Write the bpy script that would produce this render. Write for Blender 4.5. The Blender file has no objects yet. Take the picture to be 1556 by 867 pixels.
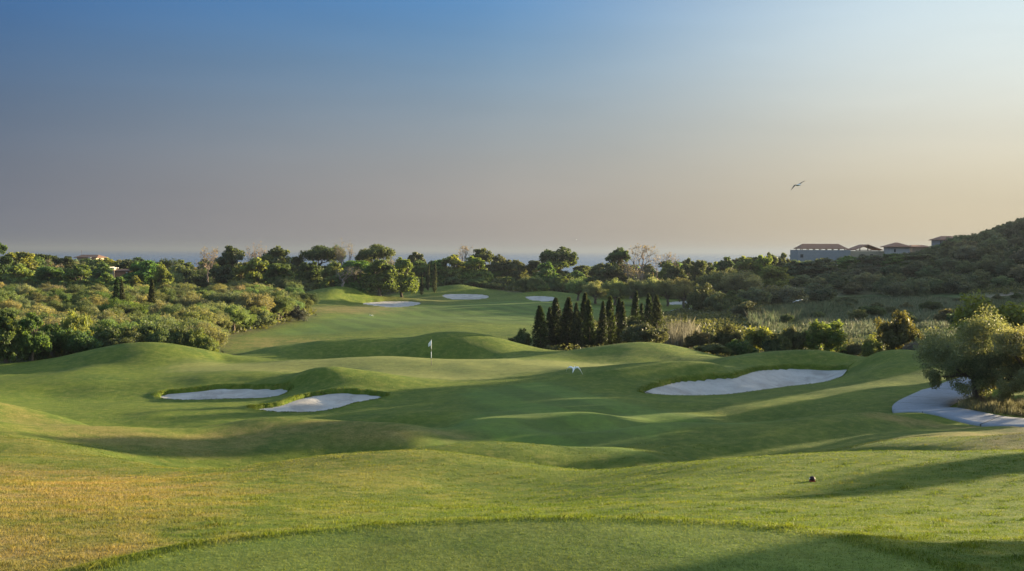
import bpy, bmesh, math, random
import numpy as np
from mathutils import Vector, Matrix

scene = bpy.context.scene
col = scene.collection
R = math.radians

# ------------------------------------------------------------------ camera
FPX = 1668.0                      # focal length in pixels of the 1556 px wide photograph
CAM = np.array([0.0, 0.0, 15.0])
PITCH, ROLL = R(1.80), 0.0045
F_ = np.array([0, math.cos(PITCH), -math.sin(PITCH)])
U0 = np.array([0, math.sin(PITCH), math.cos(PITCH)])
R0 = np.array([1.0, 0, 0])
R_ = R0 * math.cos(ROLL) + U0 * math.sin(ROLL)
U_ = U0 * math.cos(ROLL) - R0 * math.sin(ROLL)
cam_data = bpy.data.cameras.new("camera")
cam_data.sensor_width = 36.0
cam_data.lens = 36.0 * FPX / 1556.0
cam_data.clip_start = 0.1
cam_data.clip_end = 120000.0
cam = bpy.data.objects.new("camera", cam_data)
col.objects.link(cam)
m = Matrix.Identity(4)
for i in range(3):
    m[i][0], m[i][1], m[i][2], m[i][3] = R_[i], U_[i], -F_[i], CAM[i]
cam.matrix_world = m
scene.camera = cam

# ------------------------------------------------------------------ world, sun, exposure
SUN_AZ, SUN_EL = R(59.0), R(7.6)          # azimuth from the view direction towards the right
EXPO = 2.15
SUN_DIR = Vector((math.sin(SUN_AZ) * math.cos(SUN_EL), math.cos(SUN_AZ) * math.cos(SUN_EL), math.sin(SUN_EL)))
scene.view_settings.view_transform = 'Standard'
scene.view_settings.look = 'None'
scene.view_settings.exposure = EXPO
scene.view_settings.gamma = 1.0
scene.view_settings.use_curve_mapping = False

def s2l(c):
    return tuple(((x / 255.0) / 12.92) if x / 255.0 <= 0.04045 else (((x / 255.0) + 0.055) / 1.055) ** 2.4 for x in c)

world = bpy.data.worlds.new("World")
scene.world = world
world.use_nodes = True
wt = world.node_tree
wt.nodes.clear()
N, L = wt.nodes, wt.links
w_out = N.new('ShaderNodeOutputWorld')
w_bg = N.new('ShaderNodeBackground')
w_bg.inputs['Strength'].default_value = 1.0
L.new(w_bg.outputs[0], w_out.inputs[0])
sky = N.new('ShaderNodeTexSky')
sky.sky_type = 'NISHITA'
sky.sun_disc = False
sky.sun_elevation = SUN_EL
sky.sun_rotation = SUN_AZ
sky.air_density, sky.dust_density, sky.ozone_density = 1.0, 2.0, 1.0
tc = N.new('ShaderNodeTexCoord')
nrm = N.new('ShaderNodeVectorMath'); nrm.operation = 'NORMALIZE'
L.new(tc.outputs['Generated'], nrm.inputs[0])
sep = N.new('ShaderNodeSeparateXYZ'); L.new(nrm.outputs[0], sep.inputs[0])
def wmath(op, a, b=None, clamp=False):
    n = N.new('ShaderNodeMath'); n.operation = op; n.use_clamp = clamp
    for i, v in enumerate((a, b)):
        if v is None: continue
        if isinstance(v, (int, float)): n.inputs[i].default_value = v
        else: L.new(v, n.inputs[i])
    return n.outputs[0]
SKY_GAIN = 2.0 ** (-EXPO)
def sky_ramp(stops):
    """stops: (elevation in degrees, sRGB colour)"""
    r = N.new('ShaderNodeValToRGB')
    r.color_ramp.interpolation = 'B_SPLINE'
    e = r.color_ramp.elements
    while len(e) < len(stops): e.new(0.5)
    for k, (deg, c) in enumerate(stops):
        e[k].position = max(0.0, min(1.0, math.sin(R(deg)) / 0.30))
        e[k].color = (*[x * SKY_GAIN for x in s2l(c)], 1)
    return r
elev = wmath('DIVIDE', sep.outputs['Z'], 0.30, True)
ramps = [
    sky_ramp([(0, (112, 116, 128)), (2.0, (116, 120, 132)), (5.5, (99, 113, 132)), (9.5, (74, 108, 146)), (13.2, (57, 104, 160)), (17, (58, 105, 168))]),
    sky_ramp([(0, (160, 151, 146)), (2.5, (167, 160, 153)), (5.5, (158, 163, 164)), (9.5, (123, 156, 182)), (13.2, (86, 142, 195)), (17, (82, 135, 195))]),
    sky_ramp([(0, (205, 187, 153)), (2.5, (213, 200, 170)), (5.5, (224, 219, 199)), (9.0, (229, 238, 234)), (13.2, (212, 232, 240)), (17, (200, 222, 240))]),
]
for r_ in ramps: L.new(elev, r_.inputs['Fac'])
# azimuth as x / horizontal length
h2 = wmath('SQRT', wmath('ADD', wmath('MULTIPLY', sep.outputs['X'], sep.outputs['X']), wmath('MULTIPLY', sep.outputs['Y'], sep.outputs['Y'])))
ax = wmath('DIVIDE', sep.outputs['X'], wmath('MAXIMUM', h2, 0.001))
def maprange(v, a, b):
    n = N.new('ShaderNodeMapRange'); n.interpolation_type = 'SMOOTHSTEP'
    n.inputs[1].default_value = a; n.inputs[2].default_value = b
    L.new(v, n.inputs[0]); return n.outputs[0]
def wmix(f, a, b):
    n = N.new('ShaderNodeMix'); n.data_type = 'RGBA'
    if isinstance(f, float): n.inputs[0].default_value = f
    else: L.new(f, n.inputs[0])
    L.new(a, n.inputs[6]); L.new(b, n.inputs[7]); return n.outputs[2]
f1 = N.new('ShaderNodeMapRange'); f1.inputs[1].default_value = -0.46; f1.inputs[2].default_value = 0.0; L.new(ax, f1.inputs[0])
f2 = N.new('ShaderNodeMapRange'); f2.interpolation_type = 'SMOOTHERSTEP'; f2.inputs[1].default_value = -0.12; f2.inputs[2].default_value = 0.52; L.new(ax, f2.inputs[0])
low = wmix(f2.outputs[0], wmix(f1.outputs[0], ramps[0].outputs[0], ramps[1].outputs[0]), ramps[2].outputs[0])
# physical sky, scaled; the low haze band (below about 15 degrees) takes the measured colours
nsk = N.new('ShaderNodeVectorMath'); nsk.operation = 'SCALE'
nsk.inputs['Scale'].default_value = 0.125
L.new(sky.outputs[0], nsk.inputs[0])
hi = maprange(sep.outputs['Z'], 0.235, 0.45)
# uneven thin haze, and low sky behind the viewpoint boosted as added fill light
hz_m = N.new('ShaderNodeMapping'); hz_m.inputs['Scale'].default_value = (2.2, 2.2, 16.0); L.new(nrm.outputs[0], hz_m.inputs[0])
hz_n = N.new('ShaderNodeTexNoise'); hz_n.inputs['Scale'].default_value = 1.6; hz_n.inputs['Detail'].default_value = 4.0; L.new(hz_m.outputs[0], hz_n.inputs['Vector'])
hz_f = N.new('ShaderNodeMapRange'); hz_f.inputs[1].default_value = .3; hz_f.inputs[2].default_value = .7; hz_f.inputs[3].default_value = .965; hz_f.inputs[4].default_value = 1.035; L.new(hz_n.outputs[0], hz_f.inputs[0])
rear_fill = N.new('ShaderNodeMapRange'); rear_fill.interpolation_type = 'SMOOTHSTEP'
for i_, v_ in enumerate((0.25, -0.45, 1.0, 1.6)): rear_fill.inputs[i_ + 1].default_value = v_
L.new(sep.outputs['Y'], rear_fill.inputs[0])
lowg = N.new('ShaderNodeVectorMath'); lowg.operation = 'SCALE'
L.new(low, lowg.inputs[0]); L.new(wmath('MULTIPLY', hz_f.outputs[0], rear_fill.outputs[0]), lowg.inputs['Scale'])
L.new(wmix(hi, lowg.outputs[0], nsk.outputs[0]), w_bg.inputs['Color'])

sun_data = bpy.data.lights.new("sun", 'SUN')
sun_data.energy = 5.0
sun_data.angle = R(0.6)
sun_data.color = (1.0, 0.80, 0.50)
sun = bpy.data.objects.new("sun", sun_data)
col.objects.link(sun)
sun.rotation_euler = (-SUN_DIR).to_track_quat('-Z', 'Y').to_euler()

# ------------------------------------------------------------------ helpers
def tag(o, label=None, cat=None, group=None, kind=None):
    if label: o['label'] = label
    if cat: o['category'] = cat
    if group: o['group'] = group
    if kind: o['kind'] = kind
    return o
def empty(name, loc=(0, 0, 0), rz=0.0):
    o = bpy.data.objects.new(name, None); col.objects.link(o)
    o.location = loc; o.rotation_euler = (0, 0, rz); o.empty_display_size = 0.3
    return o
def link_mesh(name, me, mat=None, parent=None):
    o = bpy.data.objects.new(name, me); col.objects.link(o)
    if mat is not None:
        for mm in (mat if isinstance(mat, (list, tuple)) else [mat]): me.materials.append(mm)
    if parent is not None: o.parent = parent
    return o
def np_mesh(name, verts, faces_flat, loop_tot, smooth=False):
    me = bpy.data.meshes.new(name)
    nv, nf = len(verts), len(loop_tot)
    me.vertices.add(nv); me.vertices.foreach_set('co', np.ascontiguousarray(verts, dtype=np.float32).ravel())
    me.loops.add(len(faces_flat)); me.loops.foreach_set('vertex_index', np.ascontiguousarray(faces_flat, dtype=np.int32))
    me.polygons.add(nf)
    ls = np.zeros(nf, np.int32); ls[1:] = np.cumsum(loop_tot)[:-1]
    me.polygons.foreach_set('loop_start', ls)
    me.polygons.foreach_set('loop_total', np.ascontiguousarray(loop_tot, dtype=np.int32))
    if smooth: me.polygons.foreach_set('use_smooth', np.ones(nf, bool))
    me.update(calc_edges=True)
    return me
def set_attr(me, name, arr):
    a = me.attributes.new(name, 'FLOAT', 'POINT'); a.data.foreach_set('value', np.ascontiguousarray(arr, dtype=np.float32))

def unproj(u, v, d):
    a, b = (u - 778.0) / FPX, -(v - 433.5) / FPX
    D = F_ + a * R_ + b * U_
    return CAM + D * (d / D[1])
def col_x(u, d): return (u - 778.0) / FPX * d

# ------------------------------------------------------------------ terrain survey: crest and valley lines (photo column, row, distance ahead)
VIS = [
 # grass beyond the tee bank
 (-150,800,13.5),(0,835,12.2),(100,800,14),(0,770,17),(200,768,17),(400,772,17),(600,768,18.6),(700,766,20.3),(850,762,20.6),(1000,757,18.6),(1200,765,18),(1400,778,16.4),(1556,800,14.6),(1700,815,13.5),
 (0,735,22),(150,740,21.5),(300,745,21.5),(450,735,23),(600,730,24.5),(720,738,25),(820,738,25),(1000,735,21.6),(1238,732,21.5),(1400,735,20.5),(1556,745,19.5),(1700,750,19),
 # front ridge, left swell
 (200,728,27),(330,713,29),(400,704,30),(470,696,31),(560,690.5,31.5),(620,689,32),(700,693,32),(760,700,31),(820,708,30),(900,714.5,29),
 # front ridge, right plateau
 (1000,708,28.5),(1100,700.5,28.5),(1200,694.5,28.5),(1300,690,28),(1400,687,27.5),(1556,685,27),(1700,682,27),
 # left lit slope up to the second ridge
 (-150,665,40),(0,665,40),(100,690,35),(200,705,33.5),(0,700,31),(-150,710,29),
 # second ridge
 (-150,605,54),(0,613,52),(50,626,50),(100,640,48.5),(200,655,47),(300,648,48),(400,637,49.5),(440,633.5,50),(520,636,50),(600,645,49.5),(660,653,49),(740,656,49),
 (330,668,46.2),(440,658,47.3),(540,662,47.2),(640,664,46.8),(340,691,44.2),(440,693,44.2),(560,687,44.8),
 # third low crest, centre
 (610,686,39.5),(660,677,41),(700,674,41.5),(780,673,42),(850,678,41.5),(930,686,40.5),(990,692,39.5),
 # valley floor
 (800,652,52),(900,657,50.5),(700,640,55),(800,625,61),(900,630,58),(950,650,51),(800,602,70.5),(900,605,69),(700,600,72),(650,620,66),(550,632,63),(760,585,79),(860,585,78),
 (1000,625,63),(1100,620,64),(1200,612,65),(1250,600,68),(1320,590,69),
 # right slope and its crest
 (945,674,45),(975,662,47),(1020,651,48),(1100,646,49),(1170,640,50),(1250,632.5,51.5),(1330,628,53),(1000,681,44.5),(1100,674,46),(1200,667,46.6),(1300,658,48),(1100,693,44),(1200,687,44.2),
 # strip and path on the right
 (1370,637,53.5),(1366,628,56),(1420,628,56),(1556,642,53),(1450,592,68),(1425,602,64.5),(1480,600,66),(1556,610,63.5),(1450,650,50),(1556,654,49.5),(1700,660,48.5),
 (1340,668,43),(1450,662,44.5),(1556,656,46.5),(1400,678,38),(1556,675,36),(1700,640,54),(1700,590,68),
 # bunkers in front of the green (floor level before carving)
 (282,609,74),(340,607,74.5),(400,606,75),(250,600,76.5),(330,590,78.5),(407,590,78.5),(439,592,78),
 (440,628,67.5),(505,623,68.5),(390,620,69),(458,603,73),(540,597,74.5),(584,600,74),
 (250,577,81.5),(300,573,81.2),(380,572.5,81),(430,574,80.4),(460,567,79.2),(500,562,78.6),(540,566,78.6),(580,576,77.7),(620,588,76.5),
 (100,582,79),(170,580,80),(230,578.5,80.5),(60,600,76),(0,598,75),(120,610,73),(200,612,72),(250,625,66),(350,625,66.5),(0,575,84),(120,560,87),
 # green
 (255,562,88),(350,558,90),(450,556,91),(550,556,91),(655,555,91),(750,557,90),(850,560,88),(640,572,85),(720,575,83.5),(820,570,85),(340,547,97),(450,546.5,98),(530,545,98.5),(600,543,99),(700,547.5,98.5),(790,543.5,98.5),(880,547,98),(960,551,96),
 # left mound
 (-150,556,97),(0,553,96),(60,548,96),(130,533,96),(190,521.5,96),(225,520,96.5),(270,525,96.5),(320,538,97),(350,544,97.5),
 (160,553,90),(230,548,91),(80,565,88),
 # mound behind the green
 (400,529,112),(490,518,112),(560,513.5,112),(620,513.5,112),(660,505,112),(690,503.5,112.5),(740,508.5,112),(780,521,111),(820,534,109.5),(870,531,108),(940,521.5,106),(975,519.5,105.5),(1020,523.5,105),(1080,538,104),(1115,546,101),
 (640,531,107),(720,535,106.5),(540,535,107.5),(470,540,107),
 # right bunker and its mounds
 (980,597,75.5),(1010,601,74.5),(1066,602,74.3),(1124,598,75.5),(1182,590,77.5),(1255,581,80),(1278,573,83),(993,587,78),(1028,579,80.5),(1070,577,81.5),(1116,573,82.5),(1155,560,87.5),(1201,558.5,89),(1290,559,87.5),
 (930,561,82),(1010,553.5,83.4),(1060,550.5,84.2),(1090,553.5,84.6),(1118,565,84.5),
 (1105,546,91),(1150,540,91.6),(1200,534,92.2),(1225,532.5,92.2),(1270,535,91.8),(1310,541,91),
 (1310,546,86),(1340,533.5,85),(1370,530.5,84.5),(1400,533.5,84),(1425,540,83.5),(1460,550,82),(1330,560,79),(1340,580,73.5),(1400,570,75),(1440,575,73),(1556,560,80),(1700,560,80),
 (950,585,77),(900,575,80),
 # fairway beyond
 (420,521,133),(350,515,136),(480,505,152),(560,500,154),(700,491.5,163),(640,494,160),(770,494,161),(600,478,212),(480,473,210),(560,480.5,205),(700,479,208),(800,475,215),(480,487,180),(600,465,240),(700,462,250),(850,465,235),
 (525,448,253),(550,440.5,256),(575,443.5,256),(592,451,253),(555,460,255),(600,466,243),(630,459,256),
 (660,440,297),(700,431.5,300),(730,438.5,300),(762,448,292),(690,454,276),(740,450,284),
 (800,444,283),(830,441.5,283),(870,452,278),(820,456,262),(900,455,270),(1030,459,258),(1045,471,228),(480,450,275),(420,455,265),
 # meadow and foot of the hill, right
 (1300,505,140),(1200,490,160),(1400,480,175),(1300,455,240),(1450,455,225),(1556,440,235),(1556,452,215),(1500,500,140),(1600,520,120),(1250,432,285),(1380,440,262),(1450,425,262),
 (1700,430,235),
]
HID = [ # (photo column, distance ahead, height relative to the camera): dips behind crests
 (-100,9.5,-3.15),(-400,11,-3.2),(100,10.8,-3.25),(300,12.5,-3.4),(500,13.5,-3.55),(700,14.3,-3.65),(900,14.3,-3.6),(1100,13.8,-3.45),(1250,13,-3.3),(1500,11,-3.0),
 (778,8,-2.95),(300,8,-2.95),(1300,8,-2.95),(778,4,-2.8),(0,4,-2.8),(1556,4,-2.8),
 (400,33.5,-6.1),(560,35.5,-6.55),(700,36.5,-6.75),(820,34,-6.7),(1000,33.5,-6.7),(1100,34,-6.8),(1250,34,-6.6),
 (400,40,-7.9),(560,40,-7.9),(300,38,-7.2),(480,103,-10.5),(600,103.5,-10.5),(690,103.5,-10.5),(1100,37,-7.3),(1250,37,-7.2),(0,57,-8.4),(-150,60,-8.4),(200,53,-8.7),(300,56,-9.2),(440,57,-9.2),(560,56,-8.95),(660,55,-8.6),
 (700,45,-7.65),(800,45.5,-7.7),(1100,56,-8.3),(1000,55,-8.3),(1250,58,-8.5),
 (500,87,-9.5),(1060,91,-9.6),(1225,104,-10.3),(1370,95,-10.3),(1300,110,-10.6),(1440,100,-10.2),
 (0,106,-10.6),(100,110,-10.7),(220,108,-10.6),(320,110,-10.7),(400,122,-10.8),(560,122,-10.6),(690,124,-10.6),(800,120,-10.5),(970,116,-10.5),(1050,114,-10.5),
 (600,130,-11.0),(900,140,-10.7),(900,180,-11.2),(1050,150,-10.6),(1100,190,-10.8),(700,185,-11.4),
 (555,270,-11.5),(700,320,-11.5),(830,300,-11.4),
 (0,150,-10.8),(200,150,-11),(0,220,-11),(200,220,-11.2),(350,190,-11.4),(-300,150,-10.5),(-300,300,-10.5),
 (0,300,-10.5),(200,320,-11),(500,340,-11.5),(900,340,-11.5),(1100,300,-10.5),(1150,350,-9.5),
 (0,420,-11),(400,420,-12),(800,420,-12),(1100,420,-11),(1215,360,-5.0),(1300,365,-3.5),(1390,350,-2.2),(1300,300,-6.5),(1450,300,1.2),(1380,300,-4.0),(1556,300,6.4),(1556,262,-1.5),(1480,270,-2.5),
 (1640,320,12),(1640,270,2.5),(1500,340,4.5),(1450,370,2.0),(1300,420,-3),(1450,430,2),(1600,420,9),(1800,330,18),(1800,260,9),(1800,200,-3),(2000,300,20),(2000,220,8),(2300,260,16),
 (0,560,-16),(400,560,-16),(800,560,-16),(1200,560,-14),(1600,560,-4),(-400,560,-16),(2100,560,-8),
 (0,750,-34),(400,750,-34),(800,750,-34),(1200,750,-34),(1700,750,-30),(-400,750,-34),(2100,750,-30),
 (0,1100,-62),(400,1100,-62),(800,1100,-62),(1200,1100,-62),(1700,1100,-62),(-400,1100,-62),(2100,1100,-62),
 (2300,20,-4.4),(2300,40,-6.0),(2300,60,-7.6),(2300,80,-9.0),(2300,120,-10),(2300,200,2),(-700,20,-4.4),(-700,40,-6.6),(-700,60,-8.4),(-700,100,-10.2),(-700,200,-10.5),
 (3400,20,-4.4),(3400,50,-7.0),(3400,100,-9.5),(3400,200,0),(-1900,20,-4.4),(-1900,60,-8.5),(-1900,150,-10.5),
]
dip = lambda d: 0.75 if 30 < d < 60 else (0.45 if 84 < d < 130 else 0.0)
P = [unproj(*p) for p in VIS] + [np.array([col_x(u, d), d, CAM[2] + z - dip(d)]) for (u, d, z) in HID]
P = np.array(P)
def polar(x, y):
    return np.arctan2(x, y), np.log(np.maximum(np.hypot(x, y), 0.5))
class TPS:
    def __init__(self, P, lam=2e-5):
        th, lr = polar(P[:, 0], P[:, 1])
        self.c = np.stack([th, lr], 1); n = len(P)
        K = self.k(((self.c[:, None] - self.c[None]) ** 2).sum(2)) + lam * np.eye(n)
        Q = np.hstack([np.ones((n, 1)), self.c])
        A = np.zeros((n + 3, n + 3)); A[:n, :n] = K; A[:n, n:] = Q; A[n:, :n] = Q.T
        self.w = np.linalg.solve(A, np.concatenate([P[:, 2], np.zeros(3)]))
    @staticmethod
    def k(r2): return 0.5 * r2 * np.log(r2 + 1e-12)
    def __call__(self, x, y):
        th, lr = polar(x, y)
        out = np.empty(len(x)); n = len(self.c)
        cx, cy = self.c[:, 0], self.c[:, 1]
        w = self.w[:n]
        for a in range(0, len(x), 20000):
            t, l = th[a:a + 20000], lr[a:a + 20000]
            r2 = (t[:, None] - cx) ** 2 + (l[:, None] - cy) ** 2
            out[a:a + 20000] = (0.5 * r2 * np.log(r2 + 1e-12)) @ w
        return out + self.w[n] + self.w[n + 1] * th + self.w[n + 2] * lr
tps = TPS(P)

def seg_dist(px, py, poly, closed=True):
    best = np.full(px.shape, 1e9)
    n = len(poly)
    for i in range(n if closed else n - 1):
        ax_, ay_ = poly[i]; bx_, by_ = poly[(i + 1) % n]
        dx, dy = bx_ - ax_, by_ - ay_
        t = np.clip(((px - ax_) * dx + (py - ay_) * dy) / (dx * dx + dy * dy + 1e-12), 0, 1)
        best = np.minimum(best, (px - ax_ - t * dx) ** 2 + (py - ay_ - t * dy) ** 2)
    return np.sqrt(best)
def inside(px, py, poly):
    c = np.zeros(px.shape, bool); n = len(poly)
    for i in range(n):
        ax_, ay_ = poly[i]; bx_, by_ = poly[(i + 1) % n]
        if ay_ == by_: continue
        hit = ((ay_ > py) != (by_ > py)) & (px < (bx_ - ax_) * (py - ay_) / (by_ - ay_) + ax_)
        c ^= hit
    return c
def sdist(px, py, poly, reach=30.0):
    """signed distance (positive inside), only evaluated near the outline"""
    poly = np.asarray(poly); out = np.full(px.shape, -float(reach))
    lo, hi_ = poly.min(0) - reach, poly.max(0) + reach
    k = (px > lo[0]) & (px < hi_[0]) & (py > lo[1]) & (py < hi_[1])
    if k.any():
        d = seg_dist(px[k], py[k], poly); out[k] = np.where(inside(px[k], py[k], poly), d, -d)
    return out
def sstep(x, a, b):
    t = np.clip((x - a) / (b - a), 0, 1); return t * t * (3 - 2 * t)
def catmull(pts, k=6, closed=True):
    pts = np.asarray(pts, float); n = len(pts); out = []
    for i in range(n if closed else n - 1):
        g = lambda j: pts[j % n] if closed else pts[min(max(j, 0), n - 1)]
        p0, p1, p2, p3 = g(i - 1), g(i), g(i + 1), g(i + 2)
        for t in np.arange(k) / k:
            out.append(0.5 * (2 * p1 + (p2 - p0) * t + (2 * p0 - 5 * p1 + 4 * p2 - p3) * t * t + (3 * p1 - p0 - 3 * p2 + p3) * t ** 3))
    if not closed: out.append(pts[-1])
    return np.array(out)
def plan(pts): return np.array([unproj(*p)[:2] for p in pts])

# tee plateau
TEE_Z = CAM[2] - 2.9
def on_level(u, v, z):
    D = unproj(u, v, 1.0) - CAM
    return (CAM + D * ((z - CAM[2]) / D[2]))[:2]
tee_edge = [on_level(u, v, TEE_Z) for (u, v) in [(60, 884), (130, 867), (215, 846), (300, 826.5), (420, 812), (560, 799), (700, 791), (850, 787), (950, 788), (1050, 791.5), (1150, 799), (1250, 812), (1340, 832), (1440, 860), (1556, 900)]]
tee_poly = np.vstack([catmull(tee_edge, 5, False), [[4.2, 2], [-3.5, 2]]])

# bunkers: outline (column, row, distance)
BUNKERS = {
 'left': [(242,601,76.2),(252,597,77.2),(281,594,77.8),(329,589,78.6),(362,588,78.8),(407,589,78.7),(437,591.4,78.2),(426,599,76.4),(407,605,75),(381,606.3,74.7),(355,605.3,74.9),(323,608.5,74.2),(281,608.7,74.1),(252,606.6,74.8)],
 'mid': [(386,619.5,69),(394,615.5,69.8),(426,611,71),(458,602,73.2),(491,597.5,74.4),(539,596,74.7),(583,600,74),(571,605,72.6),(539,612,71),(507,621.5,68.8),(458,627,67.6),(420,627.3,67.5),(391,624.3,68.2)],
 'right': [(977,596.5,75.6),(993,586.5,78.1),(1028,578.5,80.6),(1070,576.3,81.7),(1114,573,82.6),(1128,567,84.6),(1155,560,87.5),(1201,557.7,89),(1250,557.5,88.6),(1291,558,87.4),(1279,572,83.2),(1255,581,80),(1182,590,77.5),(1124,598,75.5),(1066,602,74.3),(993,601.3,74.8)],
 'far_left': [(552,460,254),(590,457.3,262),(620,457,262),(638,459,258),(626,463.5,248),(598,466.3,242),(576,463.5,246)],
 'far_mid': [(674,447.5,288),(705,445.5,292),(739,448,288),(733,452.8,279),(690,453.5,277)],
 'far_right': [(800,450.5,276),(822,448.7,279),(843,451.5,274),(838,456,263),(812,455.3,264)],
 'distant': [(1017,459,258),(1044,456.5,262),(1050,459.5,257),(1022,461.8,252)],
}
BPOLY = {k: catmull(plan(v), 5) for k, v in BUNKERS.items()}
BPLANE = {}
for k_, v_ in BUNKERS.items():
    q_ = np.array([unproj(*p_) for p_ in v_])
    BPLANE[k_] = np.linalg.lstsq(np.column_stack([q_[:, 0], q_[:, 1], np.ones(len(q_))]), q_[:, 2], rcond=None)[0]
def bplane(name, x, y): return BPLANE[name][0] * x + BPLANE[name][1] * y + BPLANE[name][2]
FAR = {'far_left', 'far_mid', 'far_right', 'distant'}
path_pts = [(1720,668,47.5),(1640,651,51),(1556,643.5,53.2),(1490,637,54.6),(1440,630,56.2),(1405,622,58.2),(1400,614,60.8),(1425,604,64.5),(1452,594.5,68),(1490,585,72),(1540,577,76),(1620,570,80)]
PATH = catmull(plan(path_pts), 6, False)
far_path = catmull(plan([(1075,467,236),(1052,468.5,233),(1040,470.5,229),(1030,474,223)]), 5, False)

def wave(x, y, s, seed):
    r = np.random.RandomState(seed); o = 0
    for k in range(6):
        a = r.uniform(0, 6.28); f = (1 + .5 * r.rand()) / s
        o = o + np.sin((x * math.cos(a) + y * math.sin(a)) * f * 6.28 + r.uniform(0, 6.28))
    return o / 6
def base_height(x, y):
    z = tps(x, y)
    r = np.hypot(x, y)
    # small unevenness
    z = z + 0.035 * wave(x, y, 5.5, 3) * sstep(r, 12, 30) + 0.02 * wave(x, y, 2.3, 5) * sstep(r, 12, 20) + 0.25 * wave(x, y, 28, 7) * sstep(r, 150, 260) + 0.26 * wave(x, y, 8.5, 17) * sstep(r, 33, 40) * (1 - sstep(r, 60, 68))
    return z
def sand_height(x, y, sd, far, name=None):
    """level of the sand itself: a little under the turf lip"""
    if far: return bplane(name, x, y) - 0.15 - 0.25 * sstep(sd, 0.3, 3.0)
    return base_height(x, y) - 0.16 - 0.30 * sstep(sd, 0.3, 3.0)
def terrain_height(x, y):
    z = base_height(x, y)
    sd = sdist(x, y, tee_poly, 3.0)
    near = np.hypot(x, y) < 16
    k = np.where(near, sstep(sd, -1.3, 0.05), 0)
    z = z * (1 - k) + (TEE_Z + 0.015 * wave(x, y, 3, 9)) * k
    for name, poly in BPOLY.items():
        far = name in FAR
        sd = sdist(x, y, poly, 10.0 if far else 4.0)
        k = sd > (-9.9 if far else -3.9)
        if far:
            f_ = sstep(sd, -8.5, -0.3); z = z * (1 - f_) + bplane(name, x, y) * f_
        lip = np.exp(-((sd + 0.35) / 0.45) ** 2) * (0.10 if not far else 0.0)
        z = np.where(k, z + lip - (1.0 if far else 0.95) * sstep(sd, -0.1 if not far else -0.5, 0.25 if not far else 0.7), z)
    dp = seg_dist(x, y, PATH, False) if len(x) else 0
    z = z - 0.05 * (1 - sstep(dp, 1.5, 1.9))
    return z

# ------------------------------------------------------------------ terrain mesh: rings about the viewpoint, finer where the course is
rr = [4.0]
while rr[-1] < 1150:
    r = rr[-1]
    rr.append(r * (1.005 if r < 125 else 1.010 if r < 420 else 1.03))
rr = np.array(rr)
th = np.concatenate([np.radians(np.arange(-180, -32, 4.0)), np.radians(np.arange(-32, 32.01, 0.075)), np.radians(np.arange(36, 180, 4.0))])
TH, RR = np.meshgrid(th, rr)
X, Y = (np.sin(TH) * RR).ravel(), (np.cos(TH) * RR).ravel()
back = sstep(np.abs(TH).ravel(), 0.95, 1.35)            # behind the viewpoint: a plain slope
Z = terrain_height(X, Y)
zplain = CAM[2] - 2.9 - 8.0 * sstep(RR.ravel(), 6, 120) - 52 * sstep(RR.ravel(), 420, 1100)
Z = Z * (1 - back) + zplain * back
nr, nt = RR.shape
Zg = Z.reshape(nr, nt)
def ground(x, y):
    """terrain level by bilinear lookup in the mesh grid"""
    x, y = np.atleast_1d(np.asarray(x, float)), np.atleast_1d(np.asarray(y, float))
    t, r = np.arctan2(x, y), np.clip(np.hypot(x, y), rr[0], rr[-1] * 0.999)
    j = np.clip(np.searchsorted(th, t) - 1, 0, nt - 2); i = np.clip(np.searchsorted(rr, r) - 1, 0, nr - 2)
    a = (t - th[j]) / (th[j + 1] - th[j]); b = (r - rr[i]) / (rr[i + 1] - rr[i])
    return (Zg[i, j] * (1 - a) + Zg[i, j + 1] * a) * (1 - b) + (Zg[i + 1, j] * (1 - a) + Zg[i + 1, j + 1] * a) * b
def gz(x, y): return float(ground(x, y)[0])
I0 = (np.arange(nr - 1)[:, None] * nt + np.arange(nt)[None]).ravel()
I1 = (np.arange(nr - 1)[:, None] * nt + (np.arange(nt)[None] + 1) % nt).ravel()
quads = np.stack([I0, I0 + nt, I1 + nt, I1], 1)[:, ::-1]
cap = np.arange(nt)
flat = np.concatenate([quads.ravel(), cap]); tot = np.concatenate([np.full(len(quads), 4), [nt]])
ground_me = np_mesh('ground', np.stack([X, Y, Z], 1), flat, tot, True)
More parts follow.
